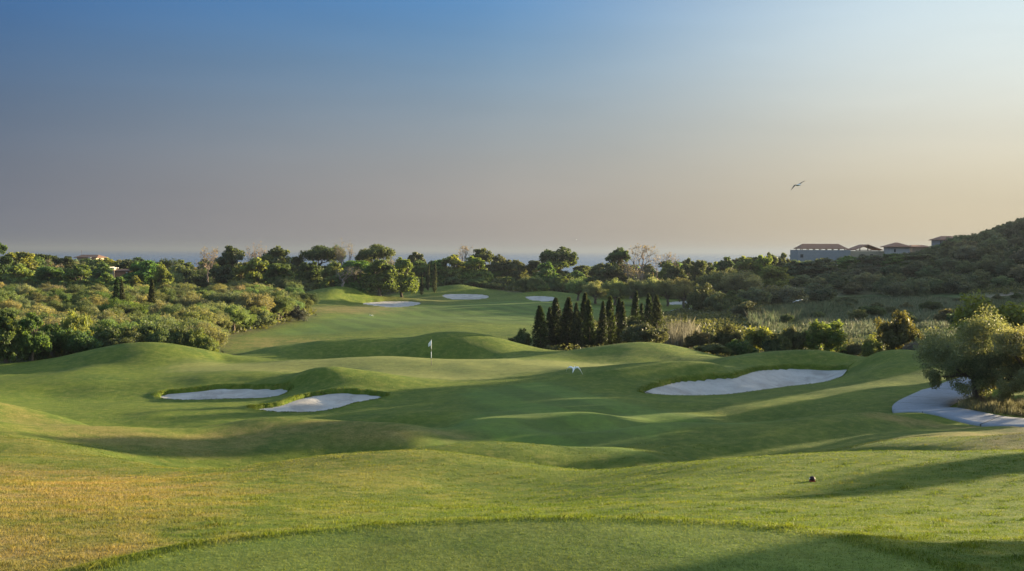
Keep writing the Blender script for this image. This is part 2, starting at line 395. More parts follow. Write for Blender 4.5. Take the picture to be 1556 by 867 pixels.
# ------------------------------------------------------------------ what grows where: masks on the ground mesh
def mask(pts, feather, reach=None):
    poly = catmull(plan(pts), 4)
    return sstep(sdist(X, Y, poly, reach or feather * 2 + 1) + feather * .55 * (wave(X, Y, 3.1, 61) + .6 * wave(X, Y, 1.2, 62)), -feather, feather)
dry = np.maximum.reduce([
    0.95 * mask([(-350,690,31),(0,705,30),(180,716,29.5),(300,722,27),(350,740,23),(310,775,17),(240,815,13.2),(200,835,12),(40,868,10.9),(-300,850,11)], 2.2),
    0.34 * mask([(-350,640,45),(0,650,43),(150,680,37.5),(330,700,31),(200,712,31),(0,700,31.5),(-350,690,31)], 2.0),
    0.30 * mask([(330,712,29),(470,697,30.5),(620,692,31),(700,700,29.5),(640,735,22.5),(560,770,17.5),(420,765,18)], 2.5),
    0.55 * mask([(0,615,51.5),(100,641,48),(200,656,46.5),(300,650,47.5),(440,635,49.5),(600,646,49),(720,657,48.5),(600,660,46),(440,650,46.3),(300,668,43.5),(120,662,43),(0,650,45)], 1.6),
    0.60 * mask([(1330,669,43),(1400,661,44.5),(1500,654,47),(1620,654,48),(1620,664,44.5),(1450,670,42.5)], 1.2),
    0.70 * mask([(1330,634,52.5),(1380,638,53),(1480,647,51.4),(1600,658,49.5),(1600,664,48),(1450,652,50),(1340,641,51)], 0.8),
    0.55 * mask([(335,520,131),(400,512,140),(470,516,137),(530,518,136),(480,527,128),(380,530,126)], 5.0),
    0.85 * mask([(460,470,215),(500,463,236),(560,461,246),(600,470,230),(570,476,214),(510,474,212)], 8.0),
    0.50 * mask([(590,455,262),(660,448,285),(680,455,270),(640,460,255)], 6.0),
])
green_m = mask([(252,563,87.5),(300,552,93),(400,549,95),(560,547,97),(680,549,97),(800,546,97),(900,549,96.5),(960,553,94),(900,560,88),(800,566,86.5),(720,577,82.5),(640,577,82.5),(570,566,86),(450,563,87),(360,567,86.5)], 1.6)
fair_m = np.maximum.reduce([
    mask([(640,655,48.5),(720,620,62),(700,595,73.5),(820,575,81),(870,590,76),(960,612,67),(1080,630,60),(1180,637,52),(1020,650,48.6),(950,668,43.5),(985,690,40),(880,690,40.5),(780,672,43),(690,670,43)], 1.3),
    mask([(420,508,148),(480,490,175),(560,473,225),(640,464,246),(760,459,262),(900,460,262),(1010,463,250),(900,480,200),(820,492,165),(700,488,168),(560,502,152)], 4.0),
])
tee_m = sstep(sdist(X, Y, tee_poly, 3), 0.0, 0.25) * (np.hypot(X, Y) < 16)
# rough scrub soil under trees: grove on the left, belt beyond, hill and valley on the right
scrub = np.maximum.reduce([
    mask([(-600,545,100),(0,548,100),(180,535,104),(330,532,107),(335,515,134),(440,493,172),(480,478,205),(450,462,250),(520,446,270),(620,444,300),(700,430,310),(800,440,300),(1000,446,290),(1060,462,245),(1010,480,195),(900,490,160),(800,520,124),(830,533,114),(1000,523,112),(1100,548,107),(1250,540,102),(1320,545,97),(1450,550,92),(1600,560,85),(2300,560,85),(2300,300,900),(-1500,390,900),(-1500,540,105)], 3.0, 12),
])
scrub = np.maximum(scrub, sstep(RR.ravel(), 330, 360))
meadow = mask([(1150,500,150),(1180,460,215),(1300,446,255),(1440,448,240),(1556,452,222),(1800,455,215),(1800,530,118),(1450,520,122),(1330,518,125)], 8.0)
bare = mask([(1430,462,205),(1500,450,228),(1600,448,228),(1600,462,200),(1500,470,190)], 5.0)
dry = np.maximum(dry, .16 * tee_m)
for nm, arr in (('dry', dry), ('green', green_m), ('mown', np.maximum(fair_m, tee_m)), ('scrub', scrub * (1 - meadow)), ('meadow', meadow), ('bare', bare)):
    set_attr(ground_me, nm, arr)

# ------------------------------------------------------------------ materials
def new_mat(name):
    mt = bpy.data.materials.new(name); mt.use_nodes = True
    nt_ = mt.node_tree; nt_.nodes.clear()
    out = nt_.nodes.new('ShaderNodeOutputMaterial')
    return mt, nt_, out
class NB:
    """small node builder"""
    def __init__(self, nt_): self.t = nt_
    def n(self, kind, **kw):
        x = self.t.nodes.new(kind)
        for k, v in kw.items(): setattr(x, k, v)
        return x
    def l(self, a, b): self.t.links.new(a, b)
    def attr(self, name): return self.n('ShaderNodeAttribute', attribute_name=name).outputs['Fac']
    def set(self, sock, v):
        if v is None: return
        if hasattr(v, 'is_linked') or hasattr(v, 'links'): self.l(v, sock)
        elif isinstance(v, tuple) and len(v) == 3 and sock.type == 'RGBA': sock.default_value = (*v, 1)
        else: sock.default_value = v
    def math(self, op, a, b=None, clamp=False):
        x = self.n('ShaderNodeMath', operation=op, use_clamp=clamp); self.set(x.inputs[0], a); self.set(x.inputs[1], b); return x.outputs[0]
    def mix(self, f, a, b, blend='MIX'):
        x = self.n('ShaderNodeMix', data_type='RGBA', blend_type=blend); self.set(x.inputs[0], f); self.set(x.inputs[6], a); self.set(x.inputs[7], b); return x.outputs[2]
    def noise(self, vec, scale, detail=4, rough=0.6, dist=0.0):
        x = self.n('ShaderNodeTexNoise'); x.inputs['Scale'].default_value = scale; x.inputs['Detail'].default_value = detail
        x.inputs['Roughness'].default_value = rough; x.inputs['Distortion'].default_value = dist
        if vec is not None: self.l(vec, x.inputs['Vector'])
        return x.outputs[0]
    def rng(self, v, a, b, c=0.0, d=1.0):
        x = self.n('ShaderNodeMapRange'); self.set(x.inputs[0], v)
        for i, q in enumerate((a, b, c, d)): x.inputs[i + 1].default_value = q
        return x.outputs[0]
    def bump(self, h, strength, dist, normal=None):
        x = self.n('ShaderNodeBump'); x.inputs['Strength'].default_value = strength; x.inputs['Distance'].default_value = dist
        self.l(h, x.inputs['Height'])
        if normal is not None: self.l(normal, x.inputs['Normal'])
        return x.outputs[0]
    def bsdf(self, color, rough=0.8, normal=None, spec=0.3, metallic=0.0):
        x = self.n('ShaderNodeBsdfPrincipled'); self.set(x.inputs['Base Color'], color); self.set(x.inputs['Roughness'], rough)
        x.inputs['Specular IOR Level'].default_value = spec; x.inputs['Metallic'].default_value = metallic
        if normal is not None: self.l(normal, x.inputs['Normal'])
        return x
def plain_mat(name, color, rough=0.7, spec=0.3, var=0.15, scale=3.0, bump=0.0):
    mt, t, out = new_mat(name); b = NB(t)
    o = b.n('ShaderNodeTexCoord').outputs['Object']
    nz = b.noise(o, scale, 5, 0.65)
    c = b.mix(nz, tuple(x * (1 - var) for x in color), tuple(min(1, x * (1 + var)) for x in color))
    nrm_ = b.bump(b.noise(o, scale * 6, 3), bump, 0.05) if bump else None
    b.l(b.bsdf(c, rough, nrm_, spec).outputs[0], out.inputs[0])
    return mt

# ground turf
def turf_color(b):
    pos = b.n('ShaderNodeNewGeometry').outputs['Position']
    fp = b.n('ShaderNodeVectorMath', operation='MULTIPLY'); fp.inputs[1].default_value = (1, 1, 0.6); b.l(pos, fp.inputs[0]); fp = fp.outputs[0]
    n_big, n_mid, n_sm, n_fine = b.noise(fp, 0.05, 3), b.noise(fp, 0.35, 5, 0.65, 0.6), b.noise(fp, 1.9, 6, 0.7, 0.4), b.noise(fp, 14.0, 4, 0.75)
    rough_c = b.mix(b.rng(n_mid, 0.32, 0.68), (0.058, 0.097, 0.011), (0.108, 0.142, 0.015))
    rough_c = b.mix(b.math('MULTIPLY', b.rng(n_sm, 0.48, 0.72), 0.6), rough_c, (0.165, 0.145, 0.038))
    fair_c = b.mix(b.rng(n_mid, 0.3, 0.7), (0.064, 0.110, 0.016), (0.092, 0.134, 0.019))
    green_c = b.mix(b.rng(n_mid, 0.3, 0.7), (0.165, 0.180, 0.046), (0.20, 0.205, 0.052))
    dry_c = b.mix(b.rng(n_sm, 0.34, 0.66), (0.27, 0.175, 0.060), (0.15, 0.120, 0.036))
    dry_c = b.mix(b.rng(n_fine, 0.45, 0.75), dry_c, (0.32, 0.24, 0.105))
    scrub_c = b.mix(b.rng(n_sm, 0.35, 0.65), (0.045, 0.055, 0.020), (0.10, 0.085, 0.04))
    mead_c = b.mix(b.rng(n_mid, 0.35, 0.65), (0.060, 0.098, 0.036), (0.100, 0.128, 0.052))
    bare_c = b.mix(b.rng(n_sm, 0.35, 0.65), (0.16, 0.13, 0.10), (0.24, 0.20, 0.16))
    sx = b.n('ShaderNodeSeparateXYZ'); b.l(fp, sx.inputs[0])
    stripe = b.math('SINE', b.math('MULTIPLY', b.math('ADD', b.math('ADD', b.math('MULTIPLY', sx.outputs[0], .94), b.math('MULTIPLY', sx.outputs[1], .34)), b.math('MULTIPLY', n_mid, 1.2)), 1.15))
    stripe = b.rng(stripe, -.35, .35, .89, 1.11)
    fs = b.n('ShaderNodeVectorMath', operation='SCALE'); b.l(fair_c, fs.inputs[0]); b.l(stripe, fs.inputs['Scale'])
    c = b.mix(b.attr('mown'), rough_c, fs.outputs[0])
    collar = b.math('MULTIPLY', b.rng(b.attr('green'), .12, .45), b.rng(b.attr('green'), .55, .9, 1.0, 0.0), True)
    c = b.mix(b.attr('green'), c, green_c)
    c = b.mix(b.math('MULTIPLY', collar, .55), c, (0.085, 0.118, 0.024))
    dmask = b.math('MULTIPLY', b.attr('dry'), b.rng(b.math('ADD', b.math('MULTIPLY', n_mid, 0.6), b.math('MULTIPLY', n_sm, 0.55)), 0.46, 0.68), True)
    dmask = b.math('ADD', dmask, b.math('MULTIPLY', b.attr('dry'), 0.16), True)
    c = b.mix(dmask, c, dry_c)
    c = b.mix(b.attr('scrub'), c, scrub_c)
    c = b.mix(b.attr('meadow'), c, mead_c)
    c = b.mix(b.attr('bare'), c, bare_c)
    gain = b.math('ADD', b.rng(n_big, 0.3, 0.7, 0.88, 1.14), b.math('ADD', b.rng(n_fine, 0.3, 0.7, -0.25, 0.25), b.rng(n_sm, 0.35, 0.65, -0.16, 0.16)))
    gm = b.n('ShaderNodeVectorMath', operation='SCALE'); b.l(c, gm.inputs[0]); b.l(gain, gm.inputs['Scale'])
    return gm.outputs[0], n_fine, n_sm, fp
turf, t, out = new_mat('turf'); b = NB(t)
gcol, n_fine, n_sm, fp = turf_color(b)
coarse = b.math('SUBTRACT', 1.0, b.math('MAXIMUM', b.attr('green'), b.attr('mown')))
hgt = b.math('ADD', b.math('MULTIPLY', n_fine, 0.7), b.math('MULTIPLY', n_sm, 0.6))
bp = b.n('ShaderNodeBump'); bp.inputs['Distance'].default_value = 0.12
b.l(hgt, bp.inputs['Height']); b.l(b.math('ADD', b.math('MULTIPLY', coarse, 0.5), 0.22), bp.inputs['Strength'])
b.l(b.bsdf(gcol, 0.85, bp.outputs[0], 0.12).outputs[0], out.inputs[0])
ground_ob = link_mesh('ground', ground_me, turf)
tag(ground_ob, kind='structure')

# sand
sand_mt, t, out = new_mat('bunker_sand'); b = NB(t)
pos = b.n('ShaderNodeNewGeometry').outputs['Position']
s1, s2 = b.noise(pos, 0.8, 5, 0.6, 0.5), b.noise(pos, 9.0, 5, 0.7)
st = b.n('ShaderNodeMapping'); st.inputs['Rotation'].default_value = (0, 0, .5); st.inputs['Scale'].default_value = (.35, 2.6, 1); b.l(pos, st.inputs[0])
rake = b.noise(st.outputs[0], 2.4, 4, .6, .5)
s0 = b.noise(pos, 0.28, 4, 0.6, 0.8)
c = b.mix(b.rng(s1, 0.3, 0.7), (0.36, 0.34, 0.315), (0.48, 0.455, 0.425))
c = b.mix(b.math('MULTIPLY', b.rng(s0, 0.47, 0.62), 0.6), c, (0.25, 0.232, 0.212))
c = b.mix(b.math('MULTIPLY', b.rng(s2, 0.56, 0.70), 0.5), c, (0.27, 0.245, 0.22))
h = b.math('ADD', b.math('MULTIPLY', rake, 0.7), b.math('ADD', b.math('MULTIPLY', s1, 1.2), b.math('MULTIPLY', s2, 0.5)))
b.l(b.bsdf(c, 0.95, b.bump(h, 0.75, 0.16), 0.1).outputs[0], out.inputs[0])
BLABEL = {
 'left': ('sand_bunker', 'long flat white sand bunker below the left end of the green'),
 'mid': ('sand_bunker', 'wider white sand bunker under the round grass mound, nearer than its neighbour'),
 'right': ('sand_bunker', 'large pale sand bunker with a stepped back edge and two rakes'),
 'far_left': ('sand_bunker', 'distant sand bunker under a pointed grass mound beside the olive grove'),
 'far_mid': ('sand_bunker', 'distant sand bunker below the long brown-topped grass mound'),
 'far_right': ('sand_bunker', 'small distant sand bunker just above the row of cypresses'),
 'distant': ('sand_bunker', 'tiny far sand bunker in the gap between dark bush and cypresses'),
}
for nm, poly in BPOLY.items():
    far = nm in FAR
    st = 0.22 if not far else 0.8
    lo, hi_ = poly.min(0) - 1.5, poly.max(0) + 1.5
    gx, gy = np.arange(lo[0], hi_[0], st), np.arange(lo[1], hi_[1], st)
    GX, GY = np.meshgrid(gx, gy)
    sd = sdist(GX.ravel(), GY.ravel(), poly, 5.0)
    SZ = sand_height(GX.ravel(), GY.ravel(), sd, far, nm) + 0.05 * wave(GX.ravel(), GY.ravel(), 2.0, 11) * sstep(sd, 0, 1)
    keep_v = sd > -0.75 - (0.6 if far else 0)
    n1, n0 = GX.shape
    ii = (np.arange(n1 - 1)[:, None] * n0 + np.arange(n0 - 1)[None]).ravel()
    q = np.stack([ii, ii + 1, ii + n0 + 1, ii + n0], 1)
    q = q[keep_v[q].all(1)]
    used = np.unique(q); remap = np.zeros(len(sd), int); remap[used] = np.arange(len(used))
    me = np_mesh('sand_bunker', np.stack([GX.ravel(), GY.ravel(), SZ], 1)[used], remap[q].ravel(), np.full(len(q), 4), True)
    o = link_mesh(BLABEL[nm][0], me, sand_mt)
    tag(o, BLABEL[nm][1], 'sand bunker', 'sand bunkers')

# cart path of pale concrete
conc, t, out = new_mat('path_concrete'); b = NB(t)
pos = b.n('ShaderNodeNewGeometry').outputs['Position']
s1, s2 = b.noise(pos, 0.7, 5, 0.65), b.noise(pos, 12, 4, 0.7)
c = b.mix(b.rng(s1, 0.3, 0.7), (0.20, 0.222, 0.27), (0.27, 0.292, 0.345))
c = b.mix(b.math('MULTIPLY', s2, 0.3), c, (0.18, 0.18, 0.18))
al = b.n('ShaderNodeAttribute', attribute_name='along').outputs['Fac']
jt = b.math('LESS_THAN', b.math('FRACT', b.math('DIVIDE', al, 2.6)), 0.022)
stain = b.noise(pos, 2.6, 6, 0.72, 0.8)
c = b.mix(b.math('MULTIPLY', b.rng(stain, .5, .68), .45), c, (0.15, 0.14, 0.12))
ac = b.n('ShaderNodeAttribute', attribute_name='across').outputs['Fac']
c = b.mix(b.math('MULTIPLY', b.rng(ac, .72, 1.0), b.rng(s1, .35, .6, .1, .6)), c, (0.30, 0.30, 0.29))
c = b.mix(jt, c, (0.06, 0.06, 0.06))
b.l(b.bsdf(c, 0.8, b.bump(s2, 0.3, 0.02), 0.3).outputs[0], out.inputs[0])
def ribbon(name, line, half, thick=0.16):
    line = np.asarray(line); tn = np.gradient(line, axis=0); tn /= np.linalg.norm(tn, axis=1)[:, None]
    nx = np.stack([tn[:, 1], -tn[:, 0]], 1)
    offs = [(-half, -thick), (-half, 0), (-half * .6, .012), (0, .02), (half * .6, .012), (half, 0), (half, -thick)]
    zc = ground(line[:, 0], line[:, 1])
    k = 5; zc = np.convolve(np.pad(zc, k, mode='edge'), np.ones(2 * k + 1) / (2 * k + 1), 'valid')
    V = []
    for o_, dz in offs:
        p = line + nx * o_
        zl = np.maximum(ground(p[:, 0], p[:, 1]) * 0.5 + zc * 0.5, ground(p[:, 0], p[:, 1]))
        V.append(np.stack([p[:, 0], p[:, 1], zl + 0.10 + dz], 1))
    V = np.stack(V, 1); n, w = V.shape[:2]
    ii = (np.arange(n - 1)[:, None] * w + np.arange(w - 1)[None]).ravel()
    q = np.stack([ii, ii + w, ii + w + 1, ii + 1], 1)[:, ::-1]
    me = np_mesh(name, V.reshape(-1, 3), q.ravel(), np.full(len(q), 4), False)
    dl = np.concatenate([[0], np.cumsum(np.linalg.norm(np.diff(line, axis=0), axis=1))])
    set_attr(me, 'along', np.repeat(dl, w)); set_attr(me, 'across', np.tile([abs(o_) / half for o_, _ in offs], n))
    return me
tag(link_mesh('path', ribbon('path', catmull(PATH, 3, False), 1.45), conc), kind='structure')
tag(link_mesh('path', ribbon('path', far_path, 1.6), conc), kind='structure')

# sea
sea_mt, t, out = new_mat('sea_water'); b = NB(t)
pos = b.n('ShaderNodeNewGeometry').outputs['Position']
w1, w2 = b.noise(pos, 0.02, 4, 0.6, 0.4), b.noise(pos, 0.25, 5, 0.7)
c = b.mix(b.rng(b.noise(pos, 0.0012, 3), 0.35, 0.65), (0.020, 0.062, 0.140), (0.030, 0.080, 0.165))
b.l(b.bsdf(c, 0.25, b.bump(b.math('ADD', w1, b.math('MULTIPLY', w2, 0.5)), 0.9, 3.0), 0.5).outputs[0], out.inputs[0])
SEA_Z = CAM[2] - 22.0
sr = np.array([300, 500, 700, 1000, 1500, 2200, 3500, 6000, 10000, 18000, 30000.0])
sth = np.radians(np.arange(0, 360, 6)); S_T, S_R = np.meshgrid(sth, sr)
n1, n0 = S_R.shape
ii = (np.arange(n1 - 1)[:, None] * n0 + np.arange(n0)[None]).ravel(); jj = (np.arange(n1 - 1)[:, None] * n0 + (np.arange(n0)[None] + 1) % n0).ravel()
q = np.stack([ii, ii + n0, jj + n0, jj], 1)[:, ::-1]
sea_me = np_mesh('sea', np.stack([(np.sin(S_T) * S_R).ravel(), (np.cos(S_T) * S_R).ravel(), np.full(S_R.size, SEA_Z)], 1), q.ravel(), np.full(len(q), 4))
tag(link_mesh('sea', sea_me, sea_mt), kind='structure')
# ------------------------------------------------------------------ vegetation builders (unit height, scaled when placed)
leaf_mt, t, out = new_mat('foliage'); b = NB(t)
oi = b.n('ShaderNodeObjectInfo')
tint = b.n('ShaderNodeAttribute', attribute_name='tint').outputs['Fac']
warm = b.n('ShaderNodeAttribute', attribute_name='warm').outputs['Fac']
rnd = b.n('ShaderNodeHueSaturation')
b.l(b.rng(oi.outputs['Random'], 0, 1, 0.485, 0.515), rnd.inputs['Hue'])
b.l(b.rng(oi.outputs['Random'], 0, 1, 0.85, 1.15), rnd.inputs['Value'])
b.l(oi.outputs['Color'], rnd.inputs['Color'])
c = b.mix(b.math('MULTIPLY', warm, 0.5), rnd.outputs[0], b.mix(1.0, rnd.outputs[0], (1.55, 1.30, 0.75), 'MULTIPLY'))
sc_ = b.n('ShaderNodeVectorMath', operation='SCALE'); b.l(c, sc_.inputs[0]); b.l(tint, sc_.inputs['Scale'])
pb = b.bsdf(sc_.outputs[0], 0.55, None, 0.25)
tr = b.n('ShaderNodeBsdfTranslucent'); b.l(b.mix(1.0, sc_.outputs[0], (1.5, 1.35, 0.6), 'MULTIPLY'), tr.inputs['Color'])
mx = b.n('ShaderNodeMixShader'); mx.inputs[0].default_value = 0.5
b.l(pb.outputs[0], mx.inputs[1]); b.l(tr.outputs[0], mx.inputs[2]); b.l(mx.outputs[0], out.inputs[0])
bark_mt = plain_mat('bark', (0.12, 0.095, 0.07), 0.9, 0.1, 0.35, 14, 0.6)
pale_bark_mt = plain_mat('pale_bark', (0.22, 0.18, 0.15), 0.9, 0.1, 0.3, 14, 0.4)

def leaf_mesh(name, pts, outdir, size, aspect, tint, warm, rng, out_bias=0.6, up_bias=0.2):
    """one diamond-shaped leaf (or small spray) per point"""
    n = len(pts)
    nrm_ = rng.normal(size=(n, 3)); nrm_ /= np.linalg.norm(nrm_, axis=1)[:, None]
    nrm_ = nrm_ + out_bias * outdir + np.array([0, 0, up_bias]); nrm_ /= np.linalg.norm(nrm_, axis=1)[:, None] + 1e-9
    ax_ = rng.normal(size=(n, 3)); ax_ -= (ax_ * nrm_).sum(1)[:, None] * nrm_; ax_ /= np.linalg.norm(ax_, axis=1)[:, None] + 1e-9
    bx_ = np.cross(nrm_, ax_)
    s = (size * rng.uniform(0.6, 1.35, n))[:, None]
    fold = nrm_ * s * 0.15
    V = np.stack([pts - ax_ * s, pts + bx_ * s * aspect - ax_ * s * .1 + fold, pts + ax_ * s, pts - bx_ * s * aspect - ax_ * s * .1 + fold], 1).reshape(-1, 3)
    me = np_mesh(name, V, np.arange(4 * n), np.full(n, 4))
    set_attr(me, 'tint', np.repeat(tint, 4)); set_attr(me, 'warm', np.repeat(warm, 4))
    me.materials.append(leaf_mt)
    return me
def crown_mesh(name, lobes, n, size, aspect, seed, clumps=14, spread=0.30, shell=0.8, gaps=0.0, out_bias=0.6):
    """lobes: rows of (x, y, z, rx, ry, rz); leaves gather in clumps over each lobe"""
    rng = np.random.RandomState(seed)
    lobes = np.asarray(lobes, float)
    wgt = (lobes[:, 3] * lobes[:, 4] + lobes[:, 4] * lobes[:, 5]) ** 1.0; wgt /= wgt.sum()
    cc, cs, co = [], [], []
    for lb, w in zip(lobes, wgt):
        k = max(5, int(clumps * len(lobes) * w))
        d = rng.normal(size=(k, 3)); d /= np.linalg.norm(d, axis=1)[:, None]
        d[:, 2] = np.where(d[:, 2] < -0.5, -d[:, 2] * .6, d[:, 2])
        rad = rng.uniform(shell - .35, shell + 0.22, k)[:, None]
        keep = rng.rand(k) >= gaps
        cc.append((lb[:3] + d * lb[3:] * rad)[keep]); cs.append(np.full(keep.sum(), lb[3:].mean() * spread)); co.append(d[keep])
    cc, cs, co = np.vstack(cc), np.concatenate(cs), np.vstack(co)
    ctint = rng.uniform(0.72, 1.25, len(cc)); cwarm = np.clip(rng.normal(0.35, 0.3, len(cc)), 0, 1)
    j = rng.randint(0, len(cc), n)
    off = rng.normal(size=(n, 3)); off /= np.linalg.norm(off, axis=1)[:, None]
    off *= (rng.rand(n) ** 0.5 * 1.5)[:, None]
    off[:, 2] *= 0.8
    pts = cc[j] + off * cs[j][:, None]
    outd = co[j] * .6 + off / (np.linalg.norm(off, axis=1)[:, None] + 1e-9) * .6
    return leaf_mesh(name, pts, outd, size, aspect, ctint[j] * rng.uniform(0.75, 1.25, n), np.clip(cwarm[j] + rng.normal(0, .15, n), 0, 1), rng, out_bias)
def tubes_mesh(name, tubes, mat, sides=6):
    """tubes: list of (points, radii)"""
    V, Fc = [], []
    for pts, rad in tubes:
        pts = np.asarray(pts, float); base = len(V)
        for i, p in enumerate(pts):
            d = pts[min(i + 1, len(pts) - 1)] - pts[max(i - 1, 0)]; d = d / (np.linalg.norm(d) + 1e-9)
            a = np.cross(d, [0.31, 0.9, 0.2]); a /= np.linalg.norm(a); c_ = np.cross(d, a)
            for k in range(sides):
                q = 2 * math.pi * k / sides
                V.append(p + (a * math.cos(q) + c_ * math.sin(q)) * rad[i])
        for i in range(len(pts) - 1):
            for k in range(sides):
                k2 = (k + 1) % sides
                Fc.append((base + i * sides + k, base + i * sides + k2, base + (i + 1) * sides + k2, base + (i + 1) * sides + k))
        Fc.append(tuple(base + (len(pts) - 1) * sides + k for k in range(sides)))
    me = np_mesh(name, np.array(V), np.concatenate([np.array(f) for f in Fc]), np.array([len(f) for f in Fc]), True)
    me.materials.append(mat)
    return me
def limb(p0, p1, r0, r1, rng, wob=0.06, k=5):
    p0, p1 = np.asarray(p0, float), np.asarray(p1, float)
    t_ = np.linspace(0, 1, k)[:, None]
    pts = p0 + (p1 - p0) * t_ + rng.normal(size=(k, 3)) * wob * np.linalg.norm(p1 - p0) * (t_ * (1 - t_) * 4) ** .5
    return pts, np.linspace(r0, r1, k)
def trunk_to_lobes(name, lobes, zfork, r, seed, mat, lean=0.03):
    rng = np.random.RandomState(seed + 77)
    top = np.array([rng.normal(0, lean), rng.normal(0, lean), zfork])
    tb = [limb((0, 0, -0.06), top, r * 1.25, r * .85, rng, .05)]
    for lb in lobes:
        tb.append(limb(top + [0, 0, -0.01], np.array(lb[:3]) + np.array([0, 0, lb[5] * .3]), r * .55, r * .12, rng, .08))
    return tubes_mesh(name, tb, mat)

def lobes_round(rng, k, zc, zr, rad, lr, top=True):
    out_ = []
    for i in range(k):
        a = 2 * math.pi * (i + rng.uniform(-.3, .3)) / k
        z = zc + rng.uniform(-zr, zr); q = rad * rng.uniform(.65, 1.1)
        l = lr * rng.uniform(.78, 1.2)
        out_.append((math.cos(a) * q, math.sin(a) * q, z, l, l, l * .9))
    if top: out_.append((rng.uniform(-.06, .06), rng.uniform(-.06, .06), zc + zr + lr * .15, lr, lr, lr * .9))
    return out_
def fit(lobes, h=0.97):
    """scale the lobes' heights so that the crown tops out at unit height"""
    zt = max(l[2] + l[5] for l in lobes); f = h / zt
    return [(l[0], l[1], l[2] * f, l[3], l[4], l[5] * f) for l in lobes]

LIB = {}
def make_kind(kind, count, fn):
    LIB[kind] = [fn(1000 + 31 * i + sum(map(ord, kind))) for i in range(count)]
def olive(seed, n=16000, size=.020, aspect=.42, skirt=0):
    rng = np.random.RandomState(seed)
    lb = fit(lobes_round(rng, 6, .52, .14, .36, .27) + lobes_round(rng, 4, .36, .06, .30, .20, False) + (lobes_round(rng, skirt, .24, .05, .42, .17, False) if skirt else []))
    return trunk_to_lobes('trunk', lb, .26, .055, seed, bark_mt, .06), crown_mesh('crown', lb, n, size, aspect, seed, 16, .30, .8, .1)
def broad(seed, n=15000, size=.024, aspect=.62):
    rng = np.random.RandomState(seed)
    lb = lobes_round(rng, 6, .26, .10, .25, .20, False) + lobes_round(rng, 5, .52, .12, .22, .16, False) + lobes_round(rng, 4, .74, .08, .14, .14)
    lb = fit(lb)
    return trunk_to_lobes('trunk', lb, .25, .035, seed, bark_mt), crown_mesh('crown', lb, n, size, aspect, seed, 24, .30, .8, .12)
def loose(seed, n=4200, size=.034, aspect=.6):
    rng = np.random.RandomState(seed)
    lb = fit(lobes_round(rng, 6, .66, .12, .30, .17))
    return trunk_to_lobes('trunk', lb, .40, .030, seed, bark_mt, .08), crown_mesh('crown', lb, n, size, aspect, seed, 8, .42, .75, .25)
def pine(seed, n=9000, size=.024, aspect=.35):
    rng = np.random.RandomState(seed)
    lb = [(l[0], l[1], l[2], l[3] * 1.1, l[4] * 1.1, l[5] * .55) for l in lobes_round(rng, 6, .78, .08, .30, .20)]
    lb += [(l[0], l[1], l[2], l[3], l[4], l[5] * .6) for l in lobes_round(rng, 3, .52, .06, .25, .15, False)]
    lb = fit(lb)
    return trunk_to_lobes('trunk', lb, .5, .032, seed, bark_mt, .05), crown_mesh('crown', lb, n, size, aspect, seed, 16, .30, .8, .1)
def cypress(seed, n=5200, size=.020, aspect=.34):
    rng = np.random.RandomState(seed)
    z = rng.uniform(.02, 1.0, n) ** .85
    prof = .105 * np.clip(z / .12, .45, 1) * np.clip((1.02 - z) / .62, 0, 1) ** .7
    a = rng.uniform(0, 2 * math.pi, n)
    bump_ = 1 + .30 * np.sin(a * 3 + z * 17 + seed) * np.sin(z * 23 + seed * 1.7) + .12 * np.sin(a * 5 - z * 41)
    rad = prof * bump_ * np.where(rng.rand(n) < .12, rng.uniform(1.0, 1.35, n), rng.uniform(.35, 1.08, n) ** .5)
    lean = .02 * np.sin(z * 3 + seed)
    pts = np.stack([np.cos(a) * rad + lean, np.sin(a) * rad, z], 1)
    outd = np.stack([np.cos(a), np.sin(a), np.full(n, .5)], 1)
    cr = leaf_mesh('crown', pts, outd, size, aspect, rng.uniform(.6, 1.3, n) * (1 + .25 * np.sin(a * 4 + z * 30)), np.clip(rng.normal(.2, .2, n), 0, 1), rng, .5)
    tr_ = tubes_mesh('trunk', [limb((0, 0, -.03), (0.01, 0, .55), .016, .005, rng, .02)], bark_mt)
    return tr_, cr
def leafless(seed, n=420, size=.018, aspect=.4):
    rng = np.random.RandomState(seed)
    tb, tips = [], []
    def grow(p, d, ln, r, lev):
        q = p + d * ln
        tb.append(limb(p, q, r, r * .6, rng, .07, 4))
        if lev == 0: tips.append(q); return
        for i in range(3 if lev > 2 else 2 + (rng.rand() < .6)):
            e = d + rng.normal(size=3) * .52 + np.array([0, 0, .12]); e /= np.linalg.norm(e)
            grow(q - d * ln * rng.uniform(0, .25), e, ln * rng.uniform(.62, .82), r * .58, lev - 1)
    grow(np.array([0, 0, -.05]), np.array([0.02, 0, 1.0]), .32, .032, 5)
    pts = np.vstack([p_[0] for p_ in tb]); f = 1 / pts[:, 2].max()
    tb = [(p_ * np.array([1, 1, f]), r_ * 1.0) for p_, r_ in tb]
    tips = np.array(tips) * np.array([1, 1, f])
    tr_ = tubes_mesh('trunk', tb, pale_bark_mt, 4)
    j = rng.randint(0, len(tips), n); pts = tips[j] + rng.normal(size=(n, 3)) * .025
    cr = leaf_mesh('crown', pts, rng.normal(size=(n, 3)), size, aspect, rng.uniform(.7, 1.3, n), rng.rand(n), rng, .2)
    return tr_, cr
def shrub(seed, n=9000, size=.036, aspect=.55):
    rng = np.random.RandomState(seed)
    lb = [(l[0], l[1], l[2], l[3], l[4], l[5]) for l in lobes_round(rng, 6, .36, .12, .42, .34)]
    lb = fit(lb)
    return None, crown_mesh('crown', lb, n, size, aspect, seed, 15, .30, .82, .05)
